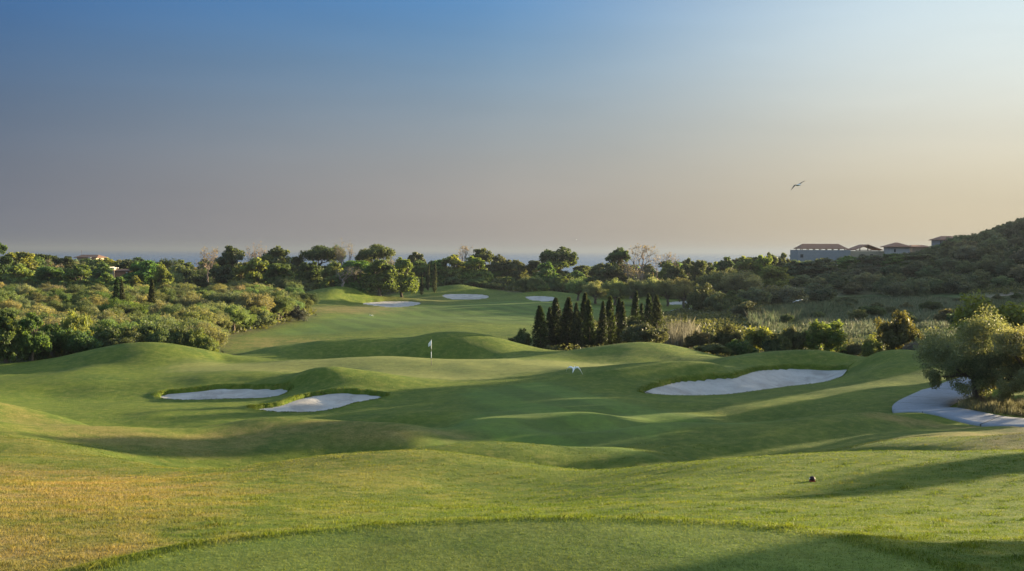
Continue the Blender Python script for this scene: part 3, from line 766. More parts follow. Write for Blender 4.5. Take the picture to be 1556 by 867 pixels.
def upright(seed, n=5000, size=.042, aspect=.45):
    rng = np.random.RandomState(seed)
    lb = []
    for i in range(8):
        a = rng.uniform(0, 6.28); q = rng.uniform(.05, .34); hgt_ = rng.uniform(.55, 1.0) * (1.05 - q)
        lb.append((math.cos(a) * q, math.sin(a) * q, hgt_ * .62, .13, .13, hgt_ * .40))
    lb = fit(lb)
    return None, crown_mesh('crown', lb, n, size, aspect, seed, 22, .45, .75, .12)
make_kind('olive', 7, olive)
make_kind('broad', 6, broad)
make_kind('loose', 3, loose)
make_kind('pine', 3, pine)
make_kind('cypress', 5, cypress)
make_kind('bare', 4, leafless)
make_kind('shrub', 6, shrub)
make_kind('upright', 4, upright)
make_kind('nearolive', 2, lambda s: olive(s, 60000, .0125, .36, 5))
make_kind('nearupright', 1, lambda s: upright(s, 16000, .024, .5))

C_OLIVE = [(.066, .092, .042), (.086, .104, .050), (.056, .082, .038), (.104, .116, .060), (.048, .072, .030)]
C_GREEN = [(.045, .085, .022), (.055, .100, .024), (.038, .070, .022), (.070, .105, .026)]
C_DARK = [(.030, .050, .020), (.038, .058, .024), (.026, .044, .020), (.045, .060, .026)]
C_LIME = [(.082, .112, .020), (.076, .106, .022), (.094, .116, .024)]
C_CYP = [(.027, .045, .020), (.033, .052, .022), (.024, .040, .018), (.038, .056, .025)]
C_BROWN = [(.070, .064, .050), (.080, .070, .055)]
C_MAQUIS = [(.052, .068, .042), (.062, .078, .050), (.046, .062, .038), (.078, .088, .056)]
LIFT = 1.85
for pal_ in (C_OLIVE, C_GREEN, C_DARK, C_LIME, C_BROWN, C_MAQUIS):
    # sprays of many leaves with gaps read darker than one leaf, so the leaf colour itself is the lighter value
    pal_[:] = [tuple(q * LIFT * .86 + .14 * LIFT * (.3 * c_[0] + .6 * c_[1] + .1 * c_[2]) for q in c_) for c_ in pal_]
PR = random.Random(5)
# x, y, kind, height, crown width, colour: trees beyond the right edge of the view
SHADE = [(45.0, 43.3, 'pine', 9.4, 2.6, C_DARK[1]), (46.5, 41.2, 'olive', 8.4, 1.7, C_OLIVE[0]), (41.5, 39.5, 'olive', 7.2, 1.5, C_OLIVE[1]), (30.0, 23.9, 'broad', 13.5, 6.4, C_GREEN[0]), (24.5, 18.8, 'broad', 11.0, 6.5, C_GREEN[1]),
         (29.5, 54.2, 'olive', 5.4, 4.6, C_OLIVE[0]), (38.0, 70.0, 'broad', 6.6, 6.5, C_GREEN[2]), (42.0, 76.6, 'broad', 10.8, 6.6, C_GREEN[0])]
for q_, x_, h_ in ((53.5, 46, 10.5), (57.5, 49, 11), (61.5, 52, 11.5), (65.5, 55, 12), (69.5, 58, 12.5), (72.0, 60, 10)):
    SHADE.append((x_, (q_ + .5 * x_) / .866, 'broad', h_, 7.6, C_GREEN[int(q_) % 4]))
NAMES = {'olive': 'olive_tree', 'nearolive': 'olive_tree', 'broad': 'broadleaf_tree', 'loose': 'broadleaf_tree', 'pine': 'pine_tree', 'cypress': 'cypress_tree', 'bare': 'bare_tree', 'shrub': 'shrub', 'upright': 'bush', 'nearupright': 'bush'}
CATS = {'olive': 'olive tree', 'nearolive': 'olive tree', 'broad': 'tree', 'loose': 'tree', 'pine': 'pine tree', 'cypress': 'cypress', 'bare': 'bare tree', 'shrub': 'shrub', 'upright': 'bush', 'nearupright': 'bush'}
UNITW = {'olive': 1.15, 'nearolive': 1.15, 'broad': .85, 'loose': .95, 'pine': .95, 'cypress': .20, 'bare': .85, 'shrub': 1.5, 'upright': .85, 'nearupright': .85}
N_PLANT = [0]
def plant(kind, x, y, h, w, color, label, group=None, sink=0.0):
    lib = LIB[kind]; tr_, cr = lib[N_PLANT[0] % len(lib)]; N_PLANT[0] += 1
    z = gz(x, y) - sink
    sx = w / UNITW[kind]
    rz = PR.uniform(0, 6.28)
    lx, ly = (PR.uniform(-.045, .045), PR.uniform(-.045, .045)) if kind in ('cypress', 'broad', 'loose') else (0, 0)
    cl = (*[min(1, q * PR.uniform(.88, 1.12)) for q in color], 1)
    if tr_ is None:
        o = bpy.data.objects.new(NAMES[kind], cr); col.objects.link(o)
        o.location = (x, y, z); o.rotation_euler = (0, 0, rz); o.scale = (sx, sx, h); o.color = cl
        return tag(o, label, CATS[kind], group)
    root = empty(NAMES[kind], (x, y, z), rz); root.rotation_euler = (lx, ly, rz); root.scale = (sx, sx, h)
    a = bpy.data.objects.new('trunk', tr_); col.objects.link(a); a.parent = root
    k = bpy.data.objects.new('crown', cr); col.objects.link(k); k.parent = root; k.color = cl
    return tag(root, label, CATS[kind], group)
def plant_uv(kind, u, vtop, wpx, d, color, label, group=None, hmin=1.0):
    """tree at photo column u whose top shows at row vtop, standing d metres ahead"""
    top = unproj(u, vtop, d); z = gz(top[0], d)
    h = max(hmin, top[2] - z)
    return plant(kind, top[0], d, h, wpx * d / FPX, color, label, group)
# ------------------------------------------------------------------ planting
def grid_lookup(arr, x, y):
    t_, r_ = np.arctan2(x, y), np.hypot(x, y)
    j = np.clip(np.searchsorted(th, t_) - 1, 0, nt - 2); i = np.clip(np.searchsorted(rr, r_) - 1, 0, nr - 2)
    return arr.reshape(nr, nt)[i, j]
ch = PR.choice
ORD = 'first second third fourth fifth sixth seventh eighth ninth tenth eleventh twelfth thirteenth fourteenth fifteenth sixteenth seventeenth eighteenth nineteenth twentieth'.split()
ORD += ['twenty-' + o for o in ORD[:9]] + ['thirtieth'] + ['thirty-' + o for o in ORD[:9]] + ['fortieth']
def single_out(objs, rows, fmt):
    """labels by row (nearest first) and place along the row; fmt takes look, place, row"""
    objs = sorted(objs, key=lambda o: o.location.y)
    hs = sorted(o.scale.z for o in objs); lo_h, hi_h = hs[len(hs) // 3], hs[2 * len(hs) // 3]
    per = math.ceil(len(objs) / rows)
    for r in range(rows):
        row = sorted(objs[r * per:(r + 1) * per], key=lambda o: o.location.x / o.location.y)
        for i, o in enumerate(row):
            size = 'low' if o.scale.z < lo_h else 'tall' if o.scale.z > hi_h else 'middling'
            o['label'] = fmt.format(size=size, place=ORD[i], row=ORD[r] if r else 'front')
# cypress clump in front of the far fairway
G = 'dark cypresses of the clump beside the far fairway'
for (u, v, w, d, lab) in [
 (822,464,16,117,'dark cypress standing at the fairway end of the clump, nearest of them'),
 (834,467,11,121,'short thin cypress squeezed behind the end one of the clump'),
 (843,453,18,122,'broad double-tipped cypress second along the clump from the fairway'),
 (863,452,18,120,'stout cypress in the fairway half of the clump with a gap on its fairway side'),
 (877,460,11,118,'low slim cypress just in front of the tallest one in the clump'),
 (886,445,14,126,'tallest pointed cypress near the middle of the clump'),
 (897,455,14,123,'blunt cypress touching the tallest one in the clump'),
 (917,458,11,119,'narrow cypress beginning the dense middle block of the clump'),
 (928,450,15,122,'thick cypress forming the dense middle block of the clump'),
 (938,453,12,124,'cypress merged into the dense block on its far side'),
 (945,458,11,121,'small cypress closing the dense block beside the grey-green bush'),
 (964,442,10,140,'cypress rising alone out of yellowish bushes behind the grey-green bush'),
 (975,460,8,142,'short spindly cypress between two taller ones behind the grey-green bush'),
 (986,446,12,138,'full cypress behind the grey-green bush, second from the pale reeds'),
 (999,449,14,136,'cypress nearest to the pale dry reeds'),
]:
    plant_uv('cypress', u, v, w * 1.25, d, ch(C_CYP), lab, G)
for (u, v, w, d, lab) in [
 (177,421,8,172,'slim cypress paired with another amid the olive grove, the stouter one'),
 (187,425,6,168,'thinner cypress of the pair amid the olive grove'),
 (232,424,8,164,'lone slim cypress standing by itself in the olive grove')]:
    plant_uv('cypress', u, v, w * 1.5, d, ch(C_CYP), lab, 'slim cypresses in the olive grove')
for (u, v, w, d, lab) in [
 (661,399,6,292,'thin distant cypress by the brown-topped mound, the tallest there'),
 (650,402,5,296,'thin distant cypress just beside the tallest one at the mound'),
 (641,419,5,288,'stubby distant cypress lowest of those by the mound')]:
    plant_uv('cypress', u, v, w, d, ch(C_CYP), lab, 'thin cypresses by the distant mound')

# skyline belt in front of the sea
BELT = [
 ('broad',-8,363,48,262,0,'tall dark tree cut by the left edge of the view'), ('broad',24,379,60,275,1,'wide dark green tree next to the tall one at the end of the belt'),
 ('broad',58,384,46,300,0,'round dark tree with a reddish neighbour in the belt'), ('shrub',76,392,40,290,4,'reddish brown bush on the tree belt skyline'),
 ('broad',98,388,44,310,0,'squat dark tree in front of the far red roof'), ('broad',150,392,40,360,1,'low tree just past the far red roof'),
 ('broad',30,400,48,255,1,'mid green tree below the tall dark one'), ('broad',75,402,50,250,1,'yellowish green tree above the reeds'), ('broad',118,400,52,248,1,'leafy green tree above the reeds, near the house'),
 ('broad',196,393,50,300,0,'dark tree behind the small brick house'), ('broad',222,394,62,262,1,'big round tree with a bright lime flank beside the brick house'), ('broad',246,398,34,255,2,'lime green edge tree leaning on the big round one'),
 ('shrub',282,404,46,300,0,'grey green bush between the big round tree and the bare tree'), ('loose',278,392,24,380,1,'small feathery tree against the sea'),
 ('bare',314,376,44,300,4,'grey leafless tree standing against the sea beside the largest crown'),
 ('broad',352,372,62,290,0,'large dark rounded tree that starts the high skyline group'), ('bare',382,371,46,300,4,'brown twiggy crown caught between two large green trees'), ('broad',417,373,66,292,0,'large rounded tree with a smooth outline on the sea side'),
 ('broad',392,391,46,268,2,'bright yellow green tree before the two large dark ones'), ('broad',425,397,48,262,1,'green tree below the smooth outlined one'), ('broad',370,396,40,272,1,'green tree tucked under the brown twiggy crown'),
 ('broad',452,386,36,300,0,'small dark tree in the dip of the skyline'), ('pine',485,371,56,300,0,'dark pine with layered crown left of the bare brown tree'), ('pine',509,372,32,310,0,'slim pine touching the bare brown tree'),
 ('bare',528,367,44,300,4,'brown bare tree with fine twigs high on the skyline'), ('pine',572,369,50,300,0,'dark flat-topped pine standing clear on the skyline'), ('pine',553,377,26,306,0,'small pine at the foot of the flat-topped one'),
 ('bare',598,382,30,310,4,'faint bare tree against the sea past the flat-topped pine'), ('broad',470,396,44,275,0,'dark green tree below the layered pine'), ('broad',510,396,44,272,1,'green tree below the bare brown tree'),
 ('bare',520,404,52,262,4,'pinkish brown leafless bush in front of the green belt'), ('broad',542,393,56,268,1,'broad green tree below the flat-topped pine'), ('broad',577,392,48,266,1,'upright bright green tree in the belt'),
 ('broad',612,390,40,272,1,'rounded green tree with sunlit tip'), ('loose',632,380,38,300,0,'loose small tree with sky showing through, on the skyline'), ('broad',640,394,44,275,1,'green tree under the loose small one'),
 ('broad',690,386,44,278,2,'sunlit lime tree above the long mound'), ('bare',706,373,40,300,4,'dull brown half-leafed tree with a spiky top'), ('broad',736,375,46,300,0,'olive-brown tree sloping down toward the gap'),
 ('broad',722,388,44,276,2,'bright green tree in front of the half-leafed one'), ('broad',668,393,36,285,1,'small green tree behind the distant cypresses'), ('broad',760,386,50,296,0,'grey-brown tree at the edge of the sea gap'), ('broad',783,394,40,292,0,'low dark tree at the sea gap'),
 ('broad',812,393,34,300,0,'dark round tree just past the sea gap'), ('loose',853,373,58,290,0,'spreading tree with a leaning trunk, sky seen through its crown'), ('broad',843,393,58,286,1,'green tree below the leaning one'), ('broad',884,402,40,290,0,'low tree filling the dip past the leaning one'),
 ('broad',912,398,40,300,0,'dark low tree in front of the sea'), ('broad',943,375,46,288,0,'round green tree right beside the large bare one'), ('bare',976,372,76,284,4,'large bare tree with spreading twigs against the sea'), ('bare',1004,384,44,290,4,'smaller bare tree merging with the large one'),
 ('broad',930,400,50,280,0,'dark tree at the foot of the large bare one'), ('bare',958,402,60,275,4,'brown brushy tree under the large bare one'), ('broad',1016,396,34,286,1,'small green tree past the bare pair'), ('loose',1046,391,28,290,0,'small bushy tree against the sea, greyish'),
 ('broad',1063,392,36,280,1,'pointed green tree against the sea'), ('broad',1104,388,36,290,0,'dome shaped dark tree on the skyline'), ('broad',1133,388,42,276,2,'yellow-tipped tree next to the dome shaped one'), ('broad',1158,386,38,276,2,'bright yellow green tree close to the stone building'),
 ('loose',1172,382,22,300,0,'thin dark tree sticking up behind the yellow ones'), ('loose',1188,383,28,305,0,'feathery tree at the corner of the stone building'), ('broad',1178,402,50,262,2,'yellow sunlit tree below the stone building corner'),
 ('olive',1098,405,70,258,3,'wide olive with sunlit top before the dome shaped tree'), ('olive',1128,408,58,252,3,'sunlit olive crown below the yellow-tipped tree'), ('broad',1028,402,44,276,0,'dark tree between the bare pair and the pointed one'), ('broad',1075,402,40,284,0,'dark green tree behind the wide olive'),
]
PALS = [C_DARK, C_GREEN, C_LIME, C_OLIVE, C_BROWN]
for (k, u, v, w, d, pal, lab) in BELT:
    if 615 < u < 895: d = max(d + 34, 318)      # these stand beyond the mounds of the far bunkers
    plant_uv(k, u, v, w * (1.3 if k == 'broad' and w >= 40 else 1.12), d, ch(PALS[pal]), lab, 'trees of the belt before the sea')

def scatter(n, d0, d1, u0, u1, gap, ok=lambda x, y: True, seed=1, tries=40000):
    rg = random.Random(seed); out_ = []
    for _ in range(tries):
        if len(out_) >= n: break
        d = math.sqrt(rg.uniform(d0 * d0, d1 * d1)); u = rg.uniform(u0, u1); x = col_x(u, d)
        if any((x - a) ** 2 + (d - c_) ** 2 < gap * gap for a, c_ in out_) or not ok(x, d): continue
        out_.append((x, d))
    return out_
def scrub_at(x, y):
    t_ = math.atan2(x, y); r_ = math.hypot(x, y)
    j = min(max(int(np.searchsorted(th, t_)) - 1, 0), nt - 2); i = min(max(int(np.searchsorted(rr, r_)) - 1, 0), nr - 2)
    return scrub_grid[i, j]
scrub_grid = scrub.reshape(nr, nt)
on_scrub = lambda x, y: scrub_at(x, y) > 0.75
# lower trees filling the belt, between and behind the tall ones
for (x, y) in scatter(95, 262, 345, -20, 1190, 6.2, on_scrub, 3):
    k = PR.choices(['broad', 'olive', 'shrub'], [5, 3, 2])[0]
    pal, nm = PR.choices([(C_GREEN, 'mid green'), (C_DARK, 'dark green'), (C_OLIVE, 'grey green'), (C_LIME, 'lime green')], [4, 4, 3, 1])[0]
    h = PR.uniform(5.5, 9.2) if k != 'shrub' else PR.uniform(3, 4.5)
    kn = {'broad': 'tree', 'olive': 'rounded tree', 'shrub': 'bush'}[k]
    plant(k, x, y, h, h * PR.uniform(.9, 1.2), ch(pal), f'low {nm} {kn} filling the belt before the sea', f'low {nm} {kn} fillers of the sea belt')
for (x, y) in scatter(60, 345, 470, -30, 1210, 8.0, None or (lambda x, y: True), 4):
    k = PR.choice(['broad', 'shrub', 'broad'])
    h = PR.uniform(5.5, 9.0) if k == 'broad' else PR.uniform(3, 5)
    nm = 'tree' if k == 'broad' else 'bush'
    plant(k, x, y, h, h * PR.uniform(1.0, 1.3), ch(C_DARK + C_GREEN[:2]), f'far {nm} low on the slope down to the sea', f'far {nm} cover on the sea slope')

# olive grove on the left
F_OL, G_OL, E_OL, H_SH = [], [], [], []
front = scatter(42, 108, 130, -70, 310, 3.9, on_scrub, 11)
for i, (x, y) in enumerate(front):
    h = PR.uniform(3.5, 4.7)
    F_OL.append(plant('olive', x, y, h, h * PR.uniform(1.0, 1.25), ch(C_OLIVE), 'silver-green olive in the front rows of the grove, near the round mound', 'olives in the front rows of the grove'))
single_out(F_OL, 3, '{size} silver-green olive, {place} from the left in the {row} row above the dark hedge')
grove = scatter(200, 131, 236, -40, 500, 4.3, on_scrub, 12)
for (x, y) in grove:
    h = PR.uniform(2.8, 4.5)
    far = 'middle' if y < 180 else 'far'
    G_OL.append(plant('olive', x, y, h, h * PR.uniform(.95, 1.2), ch(C_OLIVE * 3 + C_GREEN + C_DARK), '', f'olives in the {far} part of the grove'))
single_out(G_OL, 9, '{size} olive, {place} from the left in the {row} row of the grove beyond the hedge')
for (x, y) in scatter(42, 225, 270, 180, 900, 5.0, on_scrub, 13):
    h = PR.uniform(3.4, 5.0)
    E_OL.append(plant('olive', x, y, h, h * PR.uniform(1.1, 1.4), ch(C_OLIVE), '', 'olives along the far edge of the fairway'))
single_out(E_OL, 2, '{size} olive, {place} from the left in the {row} row along the far fairway edge')
# trees with clear trunks at the left front
plant_uv('broad', 10, 466, 62, 98, C_GREEN[2], 'young green tree with a slender trunk at the left edge of the view')
plant_uv('broad', 48, 472, 50, 99, C_GREEN[2], 'young green tree with a bare thin trunk behind the left slope')
# dark front hedge of shrubs at the grove's foot
for (u, v, w, d, cl, lab) in [
 (85,488,70,103,C_GREEN[2],'tall dark shrub beside the two young trees'), (118,468,66,106,C_LIME[1],'yellow-lit leafy shrub standing over the dark hedge'), (128,500,60,102,C_DARK[1],'dark shrub below the yellow-lit one'),
 (165,492,60,104,C_DARK[0],'dark shrub in the shaded middle of the hedge'), (200,497,56,104,C_DARK[3],'dark brownish shrub over the round mound'), (222,486,56,107,C_OLIVE[2],'upright olive-green shrub above the round mound'),
 (245,496,50,105,C_DARK[1],'dark shrub right above the top of the round mound'), (272,492,52,106,C_DARK[3],'dark shrub next to the sunlit end of the hedge'), (297,496,44,106,C_GREEN[3],'shrub with sunlit yellow top near the hedge end'), (317,508,36,106,C_GREEN[3],'rounded sunlit shrub ending the hedge beside the fairway'),
 (60,505,50,101,C_DARK[0],'low dark shrub between the trunks of the young trees'),(180,512,50,101.5,C_DARK[2],'low dark shrub at the shaded foot of the hedge')]:
    plant_uv('shrub', u, v, w, d, cl, lab, 'shrubs of the hedge at the foot of the grove')
for (u, v, w, d, cl, lab) in [
 (330,484,70,150,C_DARK[1],'low dark shrub in the corner where the grove meets the fairway'), (365,482,56,152,C_DARK[0],'dark spreading shrub at the grove edge, farther in'), (395,470,60,160,C_OLIVE[2],'olive-green shrub overhanging the bare soil'), (449,461,34,178,(.05,.06,.055),'grey blue mound-like shrub at the tip of the grove'),
 (300,478,60,148,C_GREEN[2],'deep green shrub behind the hedge end')]:
    plant_uv('shrub', u, v, w, d, cl, lab, 'dark shrubs on the grove edge')
for (u, v, w, d, lab) in [(382,440,62,168,'umbrella-shaped olive over bare soil at the grove edge'),(420,437,58,172,'olive with a visible trunk at the fairway side of the grove'),(345,438,60,170,'full round olive at the front of the grove corner')]:
    plant_uv('olive', u, v, w, d, ch(C_OLIVE), lab, 'olives at the grove corner')

# bushes behind the distant bunkers and mounds
for i in range(30):
    u = 548 + i * 15.5 + PR.uniform(-5, 5); d = PR.uniform(306, 322) if u < 790 else PR.uniform(288, 305)
    k = PR.choice(['olive', 'shrub', 'shrub'])
    plant_uv(k, u, PR.uniform(417, 428), PR.uniform(26, 42), d, ch(C_OLIVE + C_GREEN[:2]), 'low olive-green bush close behind the distant bunkers', 'bushes close behind the distant bunkers')
for (u, v, w, d, lab) in [(160,412,44,246,'green tree screening the white-roofed shed'), (182,420,36,244,'low green tree screening the brick house wall'), (135,391,40,400,'dark low tree in front of the far farmhouse'), (110,391,30,405,'dark bush at the end of the far farmhouse'), (206,418,36,246,'lime tree at the corner of the brick house')]:
    plant_uv('broad' if w > 32 else 'shrub', u, v, w, d, ch(C_GREEN if 'lime' not in lab else C_LIME), lab, 'trees screening the houses')
# dark bushes at the feet of the cypresses
for (u, v, w, d) in [(832,503,26,124),(853,500,30,125),(874,497,30,127),(893,500,30,124),(908,496,28,126),(925,500,34,125),(945,497,30,127),(960,478,34,138),(975,474,30,144)]:
    plant_uv('shrub', u, v, w, d, ch(C_DARK), 'dark bush filling the gaps at the feet of the cypresses', 'bushes at the feet of the cypresses')
# low bushes left of the cypress clump
for (u, v, w, d, lab) in [(795,499,32,118,'dark round bush beside the end cypress'), (777,511,22,121,'small dark bush farthest out on the fairway side of the cypresses')]:
    plant_uv('shrub', u, v, w, d, C_DARK[1], lab, 'dark bushes beside the end cypress')
# bushes between the cypresses and the right mounds
for (k, u, v, w, d, cl, lab) in [
 ('shrub',984,488,74,113,(.075,.100,.062),'wide grey-green bush in front of the cypresses'), ('shrub',1062,500,46,112,(.085,.085,.055),'straw-tinged bush beside the pale reeds'), ('shrub',1100,490,56,113,(.095,.105,.05),'bush with pale sunlit top behind the valley dip'),
 ('shrub',1085,520,60,106,C_DARK[3],'dark shrub down in the dip between the two mounds'), ('upright',1150,489,50,114,C_LIME[0],'yellow-green upright bush, the smaller of two'), ('shrub',1130,515,50,107,C_DARK[1],'dark shrub under the smaller yellow-green bush'),
 ('shrub',1206,492,44,112,C_DARK[3],'dark rounded bush between the two yellow-green ones'), ('upright',1250,482,66,112,C_LIME[1],'tall yellow-green bush with ragged top above the bunker mound'), ('shrub',1180,505,46,108,(.06,.075,.04),'dull green bush filling the gap between yellow-green ones'),
 ('upright',1326,505,34,107,C_LIME[1],'small bright yellow-green bush beside the golden-topped one'), ('shrub',1366,474,78,112,(.09,.10,.045),'large round bush with golden lit top behind the right mound'), ('shrub',1392,516,40,104,(.15,.17,.16),'pale blue-grey spiky bush at the top of the right mound'),
 ('shrub',1416,507,36,106,C_DARK[0],'dark bush between the blue-grey one and the big olive'), ('shrub',1295,520,44,112,(.10,.11,.06),'low pale scrub bush behind the bunker mound')]:
    plant_uv(k, u, v, w, d, cl, lab, 'bushes of the hollow behind the right mounds')
# dark bushes and olives in the valley on the right
for (k, u, v, w, d, cl, lab) in [
 ('shrub',1066,428,52,196,C_DARK[3],'tall rounded dark bush beside the far cart path'), ('shrub',1090,440,48,190,C_OLIVE[2],'greyer bush touching the tall rounded one'), ('shrub',1112,442,50,200,C_DARK[0],'dark bush in the hollow past the rounded one'), ('shrub',1142,436,60,205,C_MAQUIS[1],'grey dark bush in the valley below the hill'),
 ('shrub',1170,430,56,215,C_MAQUIS[3],'grey green bush above the reeds'), ('shrub',1205,432,70,215,C_MAQUIS[1],'broad grey shrub at the head of the meadow'), ('shrub',1240,428,66,225,C_MAQUIS[0],'shrub with pale crown at the head of the meadow'), ('shrub',1135,455,56,170,(.075,.095,.06),'soft grey-green scrub bush by the meadow'),
 ('olive',1040,420,44,235,C_OLIVE[1],'olive just above the far sand bunker'), ('olive',1015,420,42,242,C_OLIVE[0],'olive with yellow top behind the cypress pair'), ('olive',990,416,44,246,C_OLIVE[3],'pale lit olive above the cypress pair'), ('olive',962,420,44,244,C_OLIVE[0],'olive behind the lone cypress of the clump'),
 ('olive',935,422,44,245,C_OLIVE[1],'olive seen over the dense cypress block'), ('olive',905,424,44,250,C_OLIVE[3],'sunlit olive at the edge of the far green'), ('olive',878,420,40,262,C_OLIVE[0],'olive beyond the small distant bunker')]:
    plant_uv(k, u, v, w, d, cl, lab, 'bushes and olives of the right valley')
for (x, y) in scatter(26, 125, 225, 1165, 1560, 6.0, lambda x, y: grid_lookup(meadow, x, y) > .5, 55):
    h = PR.uniform(1.0, 2.2)
    plant('shrub', x, y, h, h * PR.uniform(1.5, 2.4), ch([(.085, .115, .06), (.10, .12, .07), (.06, .085, .045)]), 'low grey-green scrub bush out in the meadow below the hill', 'low bushes of the meadow')
# macchia on the hill
hill = scatter(150, 238, 345, 1195, 1640, 5.2, lambda x, y: gz(x, y) > CAM[2] - 10.0 and scrub_at(x, y) > .5, 21)
SKYL = ([1190,1290,1340,1385,1400,1425,1450,1500,1556,1700,2300], [397,387,384,383,379,371,362,347,328,296,250])
for (x, y) in hill:
    h = PR.uniform(3.0, 4.8)
    uu = 778 + x / y * FPX; room = float(unproj(uu, float(np.interp(uu, *SKYL)), y)[2]) - gz(x, y)
    if room < 1.2: continue
    h = min(h, room + .2)
    wh = 'flank' if y < 290 else 'crest'
    H_SH.append(plant('shrub', x, y, h, h * PR.uniform(1.4, 1.9), ch(C_MAQUIS), '', f'scrub on the {wh} of the hill', .3))
single_out(H_SH, 6, '{size} evergreen shrub, {place} from the left in the {row} row up the hill')
for (u, v, w, d, pal, lab) in [(1215,394,60,300,0,'dark tree in front of the stone building wall'),(1250,390,60,296,0,'bushy tree at the foot of the stone building'),(1290,388,60,298,1,'tree below the pergola roof'),(1330,386,64,292,0,'dark tree crowding the middle building'),(1362,384,56,288,1,'brownish green tree before the hipped roof house'),(1400,384,64,286,0,'grey green tree between the hipped house and the hill')]:
    plant_uv('broad', u, v, w * 1.2, d, ch([C_MAQUIS, C_GREEN][pal]), lab, 'trees below the buildings')

for (u, v, w, d, lab) in [(1446,363,30,322,'scrub bush hiding the wall of the house on the hill crest'), (1458,356,40,316,'crest bush rising behind the hill house roof'), (1430,369,34,316,'round bush below the hill house roof corner')]:
    plant_uv('shrub', u, v, w, d, ch(C_MAQUIS), lab, 'bushes round the hill house')
PR.seed(31); N_PLANT[0] = 0
# large olive pair and bush by the cart path
plant_uv('nearolive', 1490, 464, 170, 61.0, (.165, .180, .100), 'big grey-green olive tree overhanging the cart path bend')
plant_uv('nearolive', 1574, 474, 165, 57.5, (.185, .188, .095), 'second olive tree with golden lit sprays, cut by the right edge')
plant_uv('nearupright', 1503, 438, 150, 70, C_LIME[1], 'tall light green bush rising behind the path olives')
# trees standing to the right of the view: they throw the long shadows over the course
PR.seed(77); N_PLANT[0] = 0
for (x, y, k, h, w, cl) in SHADE:
    plant(k, x, y, h, w, cl, 'tall tree on the rise beside the cart path, outside the view', 'trees beside the cart path')
# ------------------------------------------------------------------ grasses and reeds (nobody could count them)
blade_mt, t, out = new_mat('grass_blades'); b = NB(t)
bc = turf_color(b)[0]
tn = b.n('ShaderNodeAttribute', attribute_name='tint').outputs['Fac']
bs = b.n('ShaderNodeVectorMath', operation='SCALE'); b.l(bc, bs.inputs[0]); b.l(tn, bs.inputs['Scale'])
pb = b.bsdf(bs.outputs[0], 0.6, None, 0.2)
tr = b.n('ShaderNodeBsdfTranslucent'); b.l(b.mix(1.0, bs.outputs[0], (1.3, 1.25, 0.6), 'MULTIPLY'), tr.inputs['Color'])
mx = b.n('ShaderNodeMixShader'); mx.inputs[0].default_value = 0.4
b.l(pb.outputs[0], mx.inputs[1]); b.l(tr.outputs[0], mx.inputs[2]); b.l(mx.outputs[0], out.inputs[0])
def blade_mesh(name, x, y, h, w, lean, rng, tint, z=None):
    n = len(x); z = ground(x, y) if z is None else z
    a = rng.uniform(0, 2 * math.pi, n); la = rng.uniform(0, 2 * math.pi, n); ln = np.abs(rng.normal(0, lean, n)) * h
    p = np.stack([x, y, z - 0.01], 1); s = np.stack([np.cos(a) * w, np.sin(a) * w, np.zeros(n)], 1)
    mid = p + np.stack([np.cos(la) * ln * .35, np.sin(la) * ln * .35, h * .6], 1)
    tip = p + np.stack([np.cos(la) * ln, np.sin(la) * ln, h], 1)
    V = np.stack([p - s, p + s, mid + s * .7, tip, mid - s * .7], 1).reshape(-1, 3)
    me = np_mesh(name, V, np.arange(5 * n), np.full(n, 5))
    set_attr(me, 'tint', np.repeat(tint, 5))
    return me
rg = np.random.RandomState(8)
n = 560000
r_ = np.exp(rg.uniform(math.log(9.4), math.log(46), n)); t_ = rg.uniform(R(-27.5), R(27.5), n)
bx, by = np.sin(t_) * r_, np.cos(t_) * r_
tm, dm, fm = grid_lookup(tee_m, bx, by), grid_lookup(dry, bx, by), grid_lookup(fair_m, bx, by)
clump = 0.75 + 0.5 * (wave(bx, by, 1.1, 21) * .5 + wave(bx, by, .45, 22) * .7)
bh = (0.031 * clump + 0.034 * np.clip(wave(bx, by, .8, 27) - .14, 0, 1) * 2 + 0.012 * dm) * rg.uniform(.5, 1.3, n)
bh = np.where(tm > .5, 0.020 * rg.uniform(.6, 1.3, n), bh); bh = np.where(fm > .5, .02, bh)
edge = np.exp(-(sdist(bx, by, tee_poly, 3.0) / .18) ** 2); bh = bh + 0.03 * edge * rg.rand(n)
bw = 0.0022 * (r_ / 10) ** .9 * rg.uniform(.7, 1.4, n)
# longer fringe hanging round the bunker lips
fx_, fy_ = [], []
for nm in ('left', 'mid', 'right'):
    pl = BPOLY[nm]; k = 9000
    i_ = rg.randint(0, len(pl), k); t2 = rg.rand(k)[:, None]
    q_ = pl[i_] * (1 - t2) + pl[(i_ + 1) % len(pl)] * t2 + rg.normal(0, .22, (k, 2))
    sd_ = sdist(q_[:, 0], q_[:, 1], pl, 3.0); q_ = q_[(sd_ < .02) & (sd_ > -.8)]
    fx_.append(q_[:, 0]); fy_.append(q_[:, 1])
fx_, fy_ = np.concatenate(fx_), np.concatenate(fy_); k = len(fx_)
fh = .055 * (1 + .7 * wave(fx_, fy_, 1.3, 29)) * rg.uniform(.5, 1.4, k)
bx, by, bh, bw, n = np.concatenate([bx, fx_]), np.concatenate([by, fy_]), np.concatenate([bh, fh]), np.concatenate([bw, rg.uniform(.012, .025, k)]), n + k
gme = blade_mesh('grass', bx, by, np.maximum(bh, .01), bw, .55, rg, rg.uniform(.75, 1.35, n))
for nm, arr in (('dry', dry), ('green', green_m), ('mown', np.maximum(fair_m, tee_m)), ('scrub', scrub * (1 - meadow)), ('meadow', meadow), ('bare', bare)):
    set_attr(gme, nm, np.repeat(grid_lookup(arr, bx, by), 5))
tag(link_mesh('grass', gme, blade_mt), 'short rough grass over the tee bank and near slopes', 'grass', kind='stuff')

